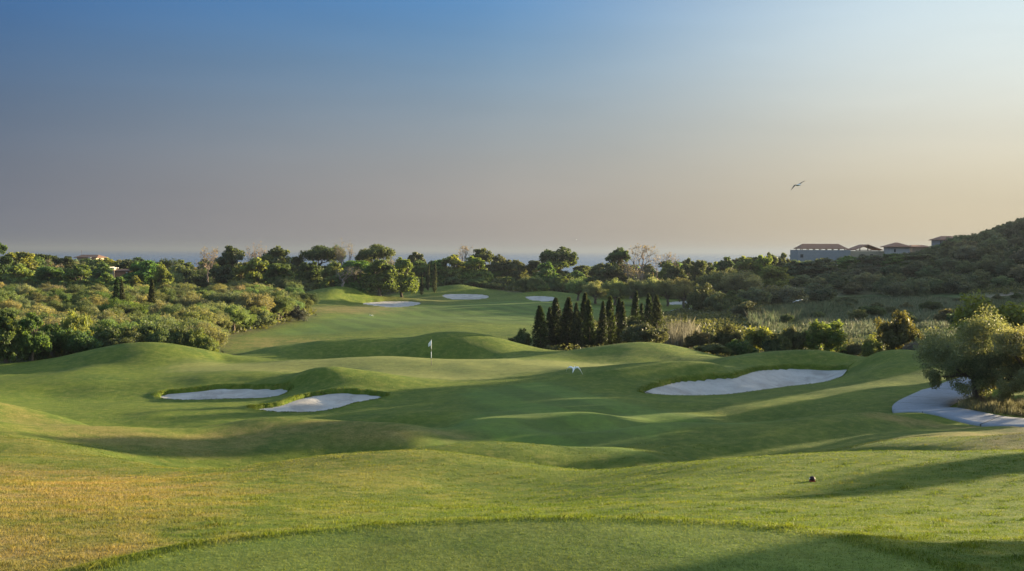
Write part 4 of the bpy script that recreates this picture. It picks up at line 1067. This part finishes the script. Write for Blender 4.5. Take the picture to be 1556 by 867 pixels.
reed_mt, t, out = new_mat('reed_blades'); b = NB(t)
oc = b.n('ShaderNodeObjectInfo').outputs['Color']; tn = b.n('ShaderNodeAttribute', attribute_name='tint').outputs['Fac']
wm = b.n('ShaderNodeAttribute', attribute_name='warm').outputs['Fac']
c = b.mix(wm, oc, (0.20, 0.185, 0.11))
bs = b.n('ShaderNodeVectorMath', operation='SCALE'); b.l(c, bs.inputs[0]); b.l(tn, bs.inputs['Scale'])
pb = b.bsdf(bs.outputs[0], 0.6, None, 0.2)
tr = b.n('ShaderNodeBsdfTranslucent'); b.l(bs.outputs[0], tr.inputs['Color'])
mx = b.n('ShaderNodeMixShader'); mx.inputs[0].default_value = 0.4
b.l(pb.outputs[0], mx.inputs[1]); b.l(tr.outputs[0], mx.inputs[2]); b.l(mx.outputs[0], out.inputs[0])
def thicket(name, label, cat, pts, n, h, w, lean, color, warm_p, seed, patchy=6.0, keep=None):
    """upright blades spread through a plan polygon (column, row, distance)"""
    rg = np.random.RandomState(seed)
    poly = catmull(plan(pts), 4); lo, hi_ = poly.min(0), poly.max(0)
    x, y = rg.uniform(lo[0], hi_[0], n * 4), rg.uniform(lo[1], hi_[1], n * 4)
    ok = inside(x, y, poly) & (wave(x, y, patchy, seed) + rg.normal(0, .6, n * 4) > -.2)
    if keep is not None: ok &= keep(x, y)
    x, y = x[ok][:n], y[ok][:n]; k = len(x)
    hh = h * (0.75 + .5 * wave(x, y, patchy * .6, seed + 1)) * rg.uniform(.55, 1.15, k)
    me = blade_mesh(name, x, y, np.maximum(hh, .05), w * rg.uniform(.6, 1.4, k), lean, rg, rg.uniform(.65, 1.3, k))
    set_attr(me, 'warm', np.repeat(np.clip(rg.normal(warm_p, .25, k) + .3 * wave(x, y, patchy, seed + 3), 0, 1), 5))
    o = link_mesh(name, me, reed_mt); o.color = (*color, 1)
    return tag(o, label, cat, kind='stuff')
thicket('reeds', 'tall green reeds with yellow plumes in a band beyond the olive grove', 'reeds', [(-60,452,238),(60,452,238),(150,450,240),(150,440,262),(60,440,266),(-60,440,266)], 9000, 4.3, .10, .18, (.075,.105,.04), .25, 31)
thicket('reeds', 'pale dry reeds beside the cypress clump', 'reeds', [(1008,535,121),(1035,540,117),(1062,540,119),(1060,520,132),(1035,515,136),(1008,520,130)], 5000, 3.1, .04, .16, (.12,.11,.08), .45, 32, 3.0)
thicket('reeds', 'grey-green reeds at the head of the meadow under the hill', 'reeds', [(1140,500,150),(1200,495,160),(1290,480,190),(1290,465,215),(1200,465,212),(1150,478,185)], 16000, 1.9, .05, .3, (.10,.135,.066), .2, 33, 5.0)
thicket('meadow_grass', 'long unmown grass over the meadow below the hill', 'grass', [(1150,520,128),(1320,530,118),(1450,525,120),(1620,520,120),(1640,455,220),(1500,452,222),(1380,448,245),(1260,450,250),(1170,470,200)], 80000, .6, .05, .5, (.098,.128,.056), .2, 34, 9.0)
thicket('meadow_grass', 'pale feathery tall grass tufts across the meadow', 'grass', [(1250,510,138),(1420,505,142),(1480,480,175),(1440,455,228),(1300,455,235),(1220,480,185)], 14000, 1.0, .05, .4, (.14,.17,.098), .18, 35, 3.0)
thicket('tall_grass', 'straw-coloured tall grass at the foot of the path olives', 'grass', [(1458,622,57.5),(1500,630,56.2),(1570,634,55.4),(1640,636,55),(1640,615,60),(1560,606,62.5),(1490,605,62.8),(1460,612,60.4)], 9000, .62, .010, .30, (.15,.15,.055), .55, 36, 2.0)
# low leafy ground cover under the trees
rg = np.random.RandomState(40)
def cover(name, label, n, u0, u1, d0, d1, hmax, size, color, seed, keepf):
    rg = np.random.RandomState(seed)
    d = np.sqrt(rg.uniform(d0 * d0, d1 * d1, n * 3)); x = (rg.uniform(u0, u1, n * 3) - 778) / FPX * d
    ok = keepf(x, d); x, y = x[ok][:n], d[ok][:n]; k = len(x)
    lift = np.clip(.5 + .8 * wave(x, y, 4.0, seed), 0, 1.2) * hmax
    pts = np.stack([x, y, ground(x, y) + lift * rg.rand(k) ** .6], 1)
    me = leaf_mesh(name, pts, np.tile([0, -.2, .8], (k, 1)), size * (y / d1) ** .5, .55, rg.uniform(.6, 1.3, k), np.clip(.3 + .5 * wave(x, y, 9, seed + 2), 0, 1), rg, .5)
    o = link_mesh(name, me); o.color = (*color, 1)
    return tag(o, label, 'undergrowth', kind='stuff')
sc = lambda x, y: (grid_lookup(scrub, x, y) > .7) & (grid_lookup(meadow, x, y) < .3)
cover('undergrowth', 'dark undergrowth between the trunks of the olive grove', 50000, -60, 520, 100, 240, 1.3, .28, (.075,.090,.040), 41, sc)
cover('undergrowth', 'bushy undergrowth below the tree belt before the sea', 100000, -60, 1200, 240, 360, 3.4, .42, (.075,.095,.042), 42, sc)
cover('undergrowth', 'low scrub filling the hollow on the right of the cypresses', 45000, 760, 1640, 98, 240, 1.1, .26, (.085,.10,.052), 43, sc)
cover('undergrowth', 'dense low scrub covering the hill', 45000, 1190, 1700, 236, 380, 1.8, .40, (.075,.090,.055), 44, lambda x, y: (ground(x, y) > CAM[2] - 9.0) & (grid_lookup(bare, x, y) < .4))
# ------------------------------------------------------------------ buildings, flag, marker, rakes, birds
def bm_mesh(name, bm, mat, parent=None, smooth=False):
    me = bpy.data.meshes.new(name); bm.normal_update(); bm.to_mesh(me); bm.free()
    if smooth: me.polygons.foreach_set('use_smooth', np.ones(len(me.polygons), bool))
    return link_mesh(name, me, mat, parent)
def add_box(bm, x0, x1, y0, y1, z0, z1, bev=0.0):
    vs = [bm.verts.new(p) for p in ((x0,y0,z0),(x1,y0,z0),(x1,y1,z0),(x0,y1,z0),(x0,y0,z1),(x1,y0,z1),(x1,y1,z1),(x0,y1,z1))]
    fs = [bm.faces.new([vs[i] for i in f]) for f in ((0,3,2,1),(4,5,6,7),(0,1,5,4),(1,2,6,5),(2,3,7,6),(3,0,4,7))]
    if bev: bmesh.ops.bevel(bm, geom=list({e for f in fs for e in f.edges}), offset=bev, segments=2, affect='EDGES')
def box_part(name, mat, parent, *a, bev=0.0):
    bm = bmesh.new(); add_box(bm, *a, bev=bev); return bm_mesh(name, bm, mat, parent)
def roof_part(name, mat, parent, x0, x1, y0, y1, z0, z1, inset, thick=0.18, gable=False):
    """hipped (or gabled) roof with a real thickness; ridge along x"""
    bm = bmesh.new(); ym = (y0 + y1) / 2; rx0, rx1 = x0 + inset, x1 - inset
    def skin(dz):
        return [bm.verts.new(p) for p in ((x0,y0,z0+dz),(x1,y0,z0+dz),(x1,y1,z0+dz),(x0,y1,z0+dz),(rx0,ym,z1+dz),(rx1,ym,z1+dz))]
    T, Bt = skin(0), skin(-thick)
    for f in ((0,1,5,4),(1,2,5),(2,3,4,5),(3,0,4)):
        bm.faces.new([T[i] for i in f]); bm.faces.new([Bt[i] for i in reversed(f)])
    for i in range(4):
        j = (i + 1) % 4; bm.faces.new([T[j], T[i], Bt[i], Bt[j]])
    bmesh.ops.recalc_face_normals(bm, faces=bm.faces)
    return bm_mesh(name, bm, mat, parent)
stone_mt = plain_mat('rough_stone', (0.25, 0.255, 0.26), 0.9, 0.2, 0.25, 1.3, 0.3)
warm_stone_mt = plain_mat('warm_stone', (0.36, 0.29, 0.20), 0.9, 0.2, 0.25, 1.3, 0.3)
plaster_mt = plain_mat('plaster', (0.42, 0.39, 0.36), 0.9, 0.2, 0.1, 0.8)
wood_mt = plain_mat('dark_wood', (0.085, 0.055, 0.038), 0.7, 0.3, 0.2, 4)
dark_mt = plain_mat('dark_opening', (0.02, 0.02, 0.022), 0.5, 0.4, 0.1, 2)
white_mt = plain_mat('white_paint', (0.78, 0.78, 0.76), 0.6, 0.3, 0.05, 2)
tile_mt, t, out = new_mat('roof_tiles'); b = NB(t)
o_ = b.n('ShaderNodeTexCoord').outputs['Object']
wv = b.n('ShaderNodeTexWave'); wv.inputs['Scale'].default_value = 1.1; b.l(o_, wv.inputs['Vector'])
c = b.mix(b.noise(o_, 1.6, 5, .7), (0.20, 0.095, 0.060), (0.30, 0.16, 0.105))
b.l(b.bsdf(c, 0.85, b.bump(wv.outputs['Fac'], .5, .08), .2).outputs[0], out.inputs[0])

def bx_(u, d): return (u - 778.0) / FPX * d
def zat(u, v, d): return float(unproj(u, v, d)[2])
DB = 342.0
def anchor(name, u, d, label, cat, group=None):
    x = bx_(u, d); z = gz(x, d)
    o = empty(name, (x, d, z)); tag(o, label, cat, group)
    return o, x, z
# stone building with a tiled pavilion roof
root, ox, oz = anchor('stone_building', 1246, DB, 'long grey stone building with a low tiled roof raised on short posts', 'building')
L_ = lambda u: bx_(u, DB) - ox
H_ = lambda u, v: zat(u, v, DB) - oz
box_part('wall', stone_mt, root, L_(1212), L_(1292), 0, 9.5, -3, H_(1246, 379.5))
box_part('side_wall', warm_stone_mt, root, L_(1292), L_(1347), 1.2, 9, -3, H_(1320, 381))
roof_part('roof', tile_mt, root, L_(1216), L_(1289), .8, 8.6, H_(1250, 377), H_(1250, 370), (L_(1222) - L_(1213)))
for i in range(8):
    u = 1219 + i * (1286 - 1219) / 7
    box_part('post', wood_mt, root, L_(u) - .12, L_(u) + .12, 2.0, 2.24, H_(1246, 379.5), H_(1250, 377) + .03)
    box_part('post', wood_mt, root, L_(u) - .12, L_(u) + .12, 7.6, 7.84, H_(1246, 379.5), H_(1250, 377) + .03)
for u in (1218, 1311, 1326):
    box_part('window', dark_mt, root, L_(u) - .45, L_(u) + .45, -0.05 if u < 1292 else 1.15, 0.1 if u < 1292 else 1.3, H_(u, 391), H_(u, 386))
# pergola with gable
root, ox, oz = anchor('pergola', 1319, DB + 4, 'open gabled pergola with brown tiled roof beside the stone building', 'pergola')
D_ = DB + 4; L_ = lambda u: bx_(u, D_) - ox; H_ = lambda u, v: zat(u, v, D_) - oz
for sgn in (-1, 1):
    bm = bmesh.new()
    xa, xb = L_(1319), L_(1319 + sgn * 22); za, zb = H_(1319, 371), H_(1319, 379)
    V = [bm.verts.new(p) for p in ((xa,0,za),(xb,0,zb),(xb,9,zb),(xa,9,za),(xa,0,za-.25),(xb,0,zb-.25),(xb,9,zb-.25),(xa,9,za-.25))]
    for f in ((0,1,2,3),(7,6,5,4),(0,4,5,1),(1,5,6,2),(2,6,7,3),(3,7,4,0)): bm.faces.new([V[i] for i in f])
    bmesh.ops.recalc_face_normals(bm, faces=bm.faces)
    bm_mesh('roof_slope', bm, tile_mt, root)
for u in (1302, 1319, 1336):
    for yy in (.4, 8.4):
        box_part('post', wood_mt, root, L_(u) - .14, L_(u) + .14, yy, yy + .28, -1, H_(u, 380.5 if u != 1319 else 372.2))
box_part('beam', wood_mt, root, L_(1300), L_(1338), .35, .72, H_(1319, 380.4), H_(1319, 379.3))
# hipped villa
root, ox, oz = anchor('villa', 1364, DB - 4, 'small square villa with a hipped tiled roof and plain pale walls', 'house')
D_ = DB - 4; L_ = lambda u: bx_(u, D_) - ox; H_ = lambda u, v: zat(u, v, D_) - oz
box_part('wall', plaster_mt, root, L_(1352), L_(1382), 0, 6, -3, H_(1364, 374.6))
roof_part('roof', tile_mt, root, L_(1348), L_(1385), -.9, 6.9, H_(1364, 374.4), H_(1364, 368), (L_(1366) - L_(1348)) * .92)
box_part('window', dark_mt, root, L_(1358), L_(1360.5), -.04, .1, H_(1355, 383), H_(1355, 378))
root, ox, oz = anchor('low_house', 1398, DB + 2, 'low brown house with a shallow roof half sunk in the hill trees', 'house')
D_ = DB + 2; L_ = lambda u: bx_(u, D_) - ox; H_ = lambda u, v: zat(u, v, D_) - oz
box_part('wall', warm_stone_mt, root, L_(1386), L_(1412), 0, 7, -3, H_(1398, 375))
roof_part('roof', tile_mt, root, L_(1384), L_(1414), -.6, 7.6, H_(1398, 374.8), H_(1398, 371.8), 1.2)
root, ox, oz = anchor('hill_house', 1440, 330, 'house on the hill crest showing only its roof corner above the scrub', 'house')
D_ = 330; L_ = lambda u: bx_(u, D_) - ox; H_ = lambda u, v: zat(u, v, D_) - oz
box_part('wall', stone_mt, root, L_(1428), L_(1458), 0, 7, -3, H_(1440, 364.5))
roof_part('roof', tile_mt, root, L_(1425), L_(1462), -.8, 7.8, H_(1440, 363.8), H_(1440, 358), 2.2)
for u in (1427.5, 1433):
    box_part('post', wood_mt, root, L_(u) - .1, L_(u) + .1, -.6, -.4, -1, H_(u, 364.2))
# far houses on the left
root, ox, oz = anchor('farmhouse', 131, 425, 'far farmhouse with a long red roof and a white gable near the sea', 'house')
D_ = 425; L_ = lambda u: bx_(u, D_) - ox; H_ = lambda u, v: zat(u, v, D_) - oz
box_part('wall', warm_stone_mt, root, L_(117), L_(146), 0, 9, -2, H_(131, 391))
old_tile_mt = plain_mat('weathered_tiles', (0.13, 0.075, 0.055), .9, .2, .3, 2)
roof_part('roof', old_tile_mt, root, L_(113), L_(149), -.9, 9.9, H_(131, 390.6), H_(131, 386.8), 1.5)
box_part('gable', plaster_mt, root, L_(136), L_(140), -1.4, 0, 0, H_(138, 390.4))
root2 = tubes_mesh('mast', [([(0, 0, -1), (0, 0, H_(124, 379))], [.12, .06])], wood_mt)
mo = bpy.data.objects.new('mast', root2); col.objects.link(mo); mo.location = (bx_(124, 430), 430, gz(bx_(124, 430), 430)); tag(mo, 'thin mast rising beside the far red-roofed farmhouse', 'mast')
root, ox, oz = anchor('brick_house', 185, 262, 'small terracotta brick house half hidden in trees', 'house')
D_ = 262; L_ = lambda u: bx_(u, D_) - ox; H_ = lambda u, v: zat(u, v, D_) - oz
brick_mt = plain_mat('terracotta_brick', (0.30, 0.15, 0.085), 0.9, 0.2, 0.2, 3, 0.3)
box_part('wall', brick_mt, root, L_(174), L_(196), 0, 5, -.5, H_(185, 411))
roof_part('roof', old_tile_mt, root, L_(172), L_(198), -.4, 5.4, H_(185, 411), H_(185, 408.5), .8)
box_part('window', white_mt, root, L_(191), L_(193.5), -.05, .1, H_(185, 418), H_(185, 413))
root, ox, oz = anchor('shed', 167, 268, 'small shed with white stepped roof next to the brick house', 'shed')
D_ = 268; L_ = lambda u: bx_(u, D_) - ox; H_ = lambda u, v: zat(u, v, D_) - oz
box_part('wall', warm_stone_mt, root, L_(162), L_(173), 0, 3, -.5, H_(167, 408))
box_part('roof', plaster_mt, root, L_(162.5), L_(167), -.2, 3.2, H_(167, 407.9), H_(167, 405.3), bev=.06)
box_part('roof', plaster_mt, root, L_(168), L_(173.5), -.2, 3.2, H_(167, 407.8), H_(167, 406.2), bev=.06)
root, ox, oz = anchor('shelter', 103, 216, 'flat grey roofed open shelter among the olives below the reeds', 'shelter')
D_ = 216; L_ = lambda u: bx_(u, D_) - ox; H_ = lambda u, v: zat(u, v, D_) - oz
box_part('roof', plaster_mt, root, L_(94.5), L_(112), 0, 3.2, H_(103, 447.8), H_(103, 445.6), bev=.04)
for u in (95.5, 103, 111):
    box_part('post', wood_mt, root, L_(u) - .08, L_(u) + .08, .1, .26, -.3, H_(103, 447.7))
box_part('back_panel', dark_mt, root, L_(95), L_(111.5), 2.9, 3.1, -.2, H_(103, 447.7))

# flagstick on the green
fx, fy = bx_(655.5, 91), 91.0; fz = gz(fx, fy)
root = empty('flagstick', (fx, fy, fz)); tag(root, 'golf flagstick with black and white bands and a small white flag on the green', 'golf flag')
black_mt = plain_mat('black_paint', (0.02, 0.02, 0.02), .5, .4, .1, 2)
top = zat(655.5, 516.5, 91) - fz
def pole(name, z0, z1, r, mat):
    me = tubes_mesh(name, [([(0, 0, z0), (0, 0, (z0 + z1) / 2), (0, 0, z1)], [r, r, r])], mat, 10)
    o = bpy.data.objects.new(name, me); col.objects.link(o); o.parent = root; return o
zz = [-.1, .62, 1.14, 1.40, top]
for i, mt_ in enumerate((black_mt, white_mt, black_mt, white_mt)): pole('pole', zz[i], zz[i + 1], .020, mt_)
pole('finial', top, top + .03, .026, white_mt)
bm = bmesh.new(); nx_, nz_ = 10, 8; Vg = []
for k in range(2):
    for i in range(nx_ + 1):
        for j in range(nz_ + 1):
            s_, q_ = i / nx_, j / nz_
            # limp flag: falls away from the pole towards the left
            x = -.02 - .235 * s_ ; z = top - .05 - .40 * q_ * (1 - .30 * s_) - .24 * s_ ** 1.2
            y = .04 * math.sin(s_ * 7 + q_ * 2) * s_ + (.006 if k else -.006)
            Vg.append(bm.verts.new((x, y, z)))
n_ = (nx_ + 1) * (nz_ + 1); ix = lambda k, i, j: Vg[k * n_ + i * (nz_ + 1) + j]
for i in range(nx_):
    for j in range(nz_):
        bm.faces.new([ix(0,i,j), ix(0,i+1,j), ix(0,i+1,j+1), ix(0,i,j+1)]); bm.faces.new([ix(1,i,j+1), ix(1,i+1,j+1), ix(1,i+1,j), ix(1,i,j)])
for i in range(nx_):
    bm.faces.new([ix(0,i+1,0), ix(0,i,0), ix(1,i,0), ix(1,i+1,0)]); bm.faces.new([ix(0,i,nz_), ix(0,i+1,nz_), ix(1,i+1,nz_), ix(1,i,nz_)])
for j in range(nz_):
    bm.faces.new([ix(0,0,j), ix(0,0,j+1), ix(1,0,j+1), ix(1,0,j)]); bm.faces.new([ix(0,nx_,j+1), ix(0,nx_,j), ix(1,nx_,j), ix(1,nx_,j+1)])
bmesh.ops.recalc_face_normals(bm, faces=bm.faces)
flag_mt = plain_mat('flag_cloth', (0.80, 0.80, 0.80), .8, .2, .04, 5)
bm_mesh('flag', bm, flag_mt, root, True)

# tee marker
mx_, my_ = bx_(1238.5, 21.6), 21.6; mz_ = gz(mx_, my_)
root = empty('tee_marker', (mx_, my_, mz_ + .015)); root.scale = (.85, .85, .72); tag(root, 'dark red rounded tee marker casting a long shadow on the near slope', 'tee marker')
maroon_mt = plain_mat('dark_maroon', (0.032, 0.009, 0.011), .6, .3, .2, 20)
red_mt = plain_mat('red_paint', (0.30, 0.035, 0.03), .5, .4, .1, 20)
bm = bmesh.new()
prof = [(0, .125), (.028, .122), (.048, .108), (.062, .085), (.068, .055), (.066, .028), (.058, .012), (0, .012)]
bm_v = [[bm.verts.new((r * math.cos(a), r * math.sin(a), z)) for a in np.linspace(0, 2 * math.pi, 20, endpoint=False)] if r else [bm.verts.new((0, 0, z))] for r, z in prof]
for A, B_ in zip(bm_v, bm_v[1:]):
    for k in range(20):
        k2 = (k + 1) % 20
        if len(A) == 1: bm.faces.new([A[0], B_[k], B_[k2]])
        elif len(B_) == 1: bm.faces.new([A[k2], A[k], B_[0]])
        else: bm.faces.new([A[k], B_[k], B_[k2], A[k2]])
bmesh.ops.recalc_face_normals(bm, faces=bm.faces)
bm_mesh('body', bm, maroon_mt, root, True)
box_part('base', red_mt, root, -.062, .062, -.062, .062, -.03, .013, bev=.008)
box_part('face_plate', white_mt, root, -.072, -.060, -.028, .012, .045, .085, bev=.004)

# bunker rakes
def rake(u, v, d, ang, lab):
    p = unproj(u, v, d)
    x, y = float(p[0]), float(p[1])
    sdm = max(sdist(np.array([x]), np.array([y]), BPOLY[n_], 4.0)[0] for n_ in BPOLY)
    z = float(sand_height(np.array([x]), np.array([y]), np.array([sdm]), False)[0]) + .10
    root = empty('bunker_rake', (x, y, z), ang); tag(root, lab, 'rake', 'rakes left in the right bunker')
    me = tubes_mesh('handle', [([(-.75, 0, .02), (0, 0, .05), (.75, 0, .10)], [.022, .022, .022])], black_mt, 8)
    o = bpy.data.objects.new('handle', me); col.objects.link(o); o.parent = root
    hd = box_part('head', black_mt, root, -.80, -.75, -.30, .30, -.01, .05, bev=.01)
    bm = bmesh.new()
    for k in range(9): add_box(bm, -.79, -.765, -.28 + k * .07 - .006, -.28 + k * .07 + .006, -.08, -.01)
    bm_mesh('teeth', bm, black_mt, hd)
rake(985, 597, 75.8, R(118), 'dark rake lying at the pointed end of the large bunker')
rake(1203, 585, 78.9, R(28), 'dark rake lying by the front edge of the large bunker')

# birds
feather_white = plain_mat('white_feathers', (0.80, 0.80, 0.76), .8, .2, .05, 8)
gull_mt, t, out = new_mat('gull_plumage'); b = NB(t)
sp_ = b.n('ShaderNodeSeparateXYZ'); b.l(b.n('ShaderNodeTexCoord').outputs['Object'], sp_.inputs[0])
f_ = b.rng(b.math('ABSOLUTE', sp_.outputs['X']), .08, .16)
b.l(b.bsdf(b.mix(f_, (.75, .74, .70), (.075, .065, .055)), .8, None, .2).outputs[0], out.inputs[0])
def bird(u, v, d, span, lw, rw, mat, lab, yaw=0.0, long_neck=False, pitch=0.0):
    """lw / rw: lists of (fraction along wing, height as a fraction of half span) for the two wings; beak along -y"""
    bm = bmesh.new(); hs = span / 2; bl = span * .28
    ring = []
    prof = [(-1.25, .02, .0), (-1.0, .05, 0), (-.72, .09, .01), (-.4, .17, 0), (0, .22, -.01), (.4, .19, 0), (.8, .10, .01), (1.15, .09, .015), (1.35, .02, .02)]
    if long_neck: prof = [(-1.5, .015, .0), (-1.2, .03, .01), (-1.0, .085, .03), (-.8, .08, .02), (-.55, .13, -.02)] + prof[3:-1] + [(1.7, .03, -.02), (1.9, .01, -.02)]
    for (yy, r, dz) in prof:
        ring.append([bm.verts.new((math.cos(a) * r * bl, yy * bl, (dz + math.sin(a) * r * .8) * bl)) for a in np.linspace(0, 2 * math.pi, 10, endpoint=False)])
    for A, B_ in zip(ring, ring[1:]):
        for k in range(10): bm.faces.new([A[k], A[(k + 1) % 10], B_[(k + 1) % 10], B_[k]])
    bm.faces.new(ring[0]); bm.faces.new(ring[-1][::-1])
    for sgn, wing in ((-1, lw), (1, rw)):
        prev = None
        for (s_, hh) in wing:
            ch_ = span * (.205 * (1 - s_ ** 2.2) + .018); y0 = -.35 * bl + .10 * span * max(0, s_ - .45) * 1.2
            tk = span * .022 * (1 - .7 * s_)
            x, z = sgn * hs * s_, hh * hs
            cur = [bm.verts.new(p) for p in ((x, y0, z), (x, y0 + ch_ * .3, z + tk), (x, y0 + ch_, z - tk * .4), (x, y0 + ch_ * .3, z - tk))]
            if prev:
                for k in range(4): bm.faces.new([prev[k], prev[(k + 1) % 4], cur[(k + 1) % 4], cur[k]])
            else: bm.faces.new(cur)
            prev = cur
        bm.faces.new(prev[::-1])
    bmesh.ops.recalc_face_normals(bm, faces=bm.faces)
    o = bm_mesh('bird', bm, mat, None, True)
    o.location = unproj(u, v, d); o.rotation_euler = (pitch, 0, yaw)
    return tag(o, lab, 'bird', 'birds over the course')
droop = [(0, .0), (.25, .20), (.5, .22), (.75, -.12), (1.0, -.75)]
bird(872, 560, 80, 1.25, droop, [(0, .0), (.25, .2), (.5, .24), (.75, .05), (.95, -.45)], feather_white, 'white egret flying low over the grass with arched drooping wings', R(168), True, R(-22))
bird(1213, 281, 88, 1.42, [(0, 0), (.2, .0), (.45, .02), (.7, -.28), (1, -.62)], [(0, 0), (.2, .18), (.45, .32), (.7, .45), (1, .46)], gull_mt, 'dark-winged gull gliding high in the open sky', R(20))
bird(1212, 456.5, 150, 1.5, [(0, 0), (.3, -.05), (.6, -.12), (1, -.35)], [(0, 0), (.3, .12), (.6, .14), (1, .20)], feather_white, 'white gull skimming past the reeds below the hill', R(10))
bird(564, 479, 200, 1.25, [(0, 0), (.3, .22), (.6, .40), (1, .42)], [(0, 0), (.3, .1), (.6, .02), (1, -.2)], feather_white, 'white bird low over the far fairway near the grove', R(60))
bird(876, 364, 180, .55, [(0, 0), (.3, .1), (.6, .05), (1, -.1)], [(0, 0), (.3, .12), (.6, .12), (1, .1)], gull_mt, 'tiny dark bird in the sky above the leaning tree', R(30))

# ------------------------------------------------------------------ haze
hz_mt, t, out = new_mat('haze_air')
pv = t.nodes.new('ShaderNodeVolumePrincipled'); pv.inputs['Density'].default_value = 0.00019; pv.inputs['Color'].default_value = (.17, .20, .25, 1); pv.inputs['Anisotropy'].default_value = 0.35
t.links.new(pv.outputs[0], out.inputs['Volume'])
bm = bmesh.new(); add_box(bm, -32000, 32000, -32000, 32000, CAM[2] - 63.5 - 1, CAM[2] + 30)
tag(bm_mesh('haze', bm, hz_mt), kind='stuff')
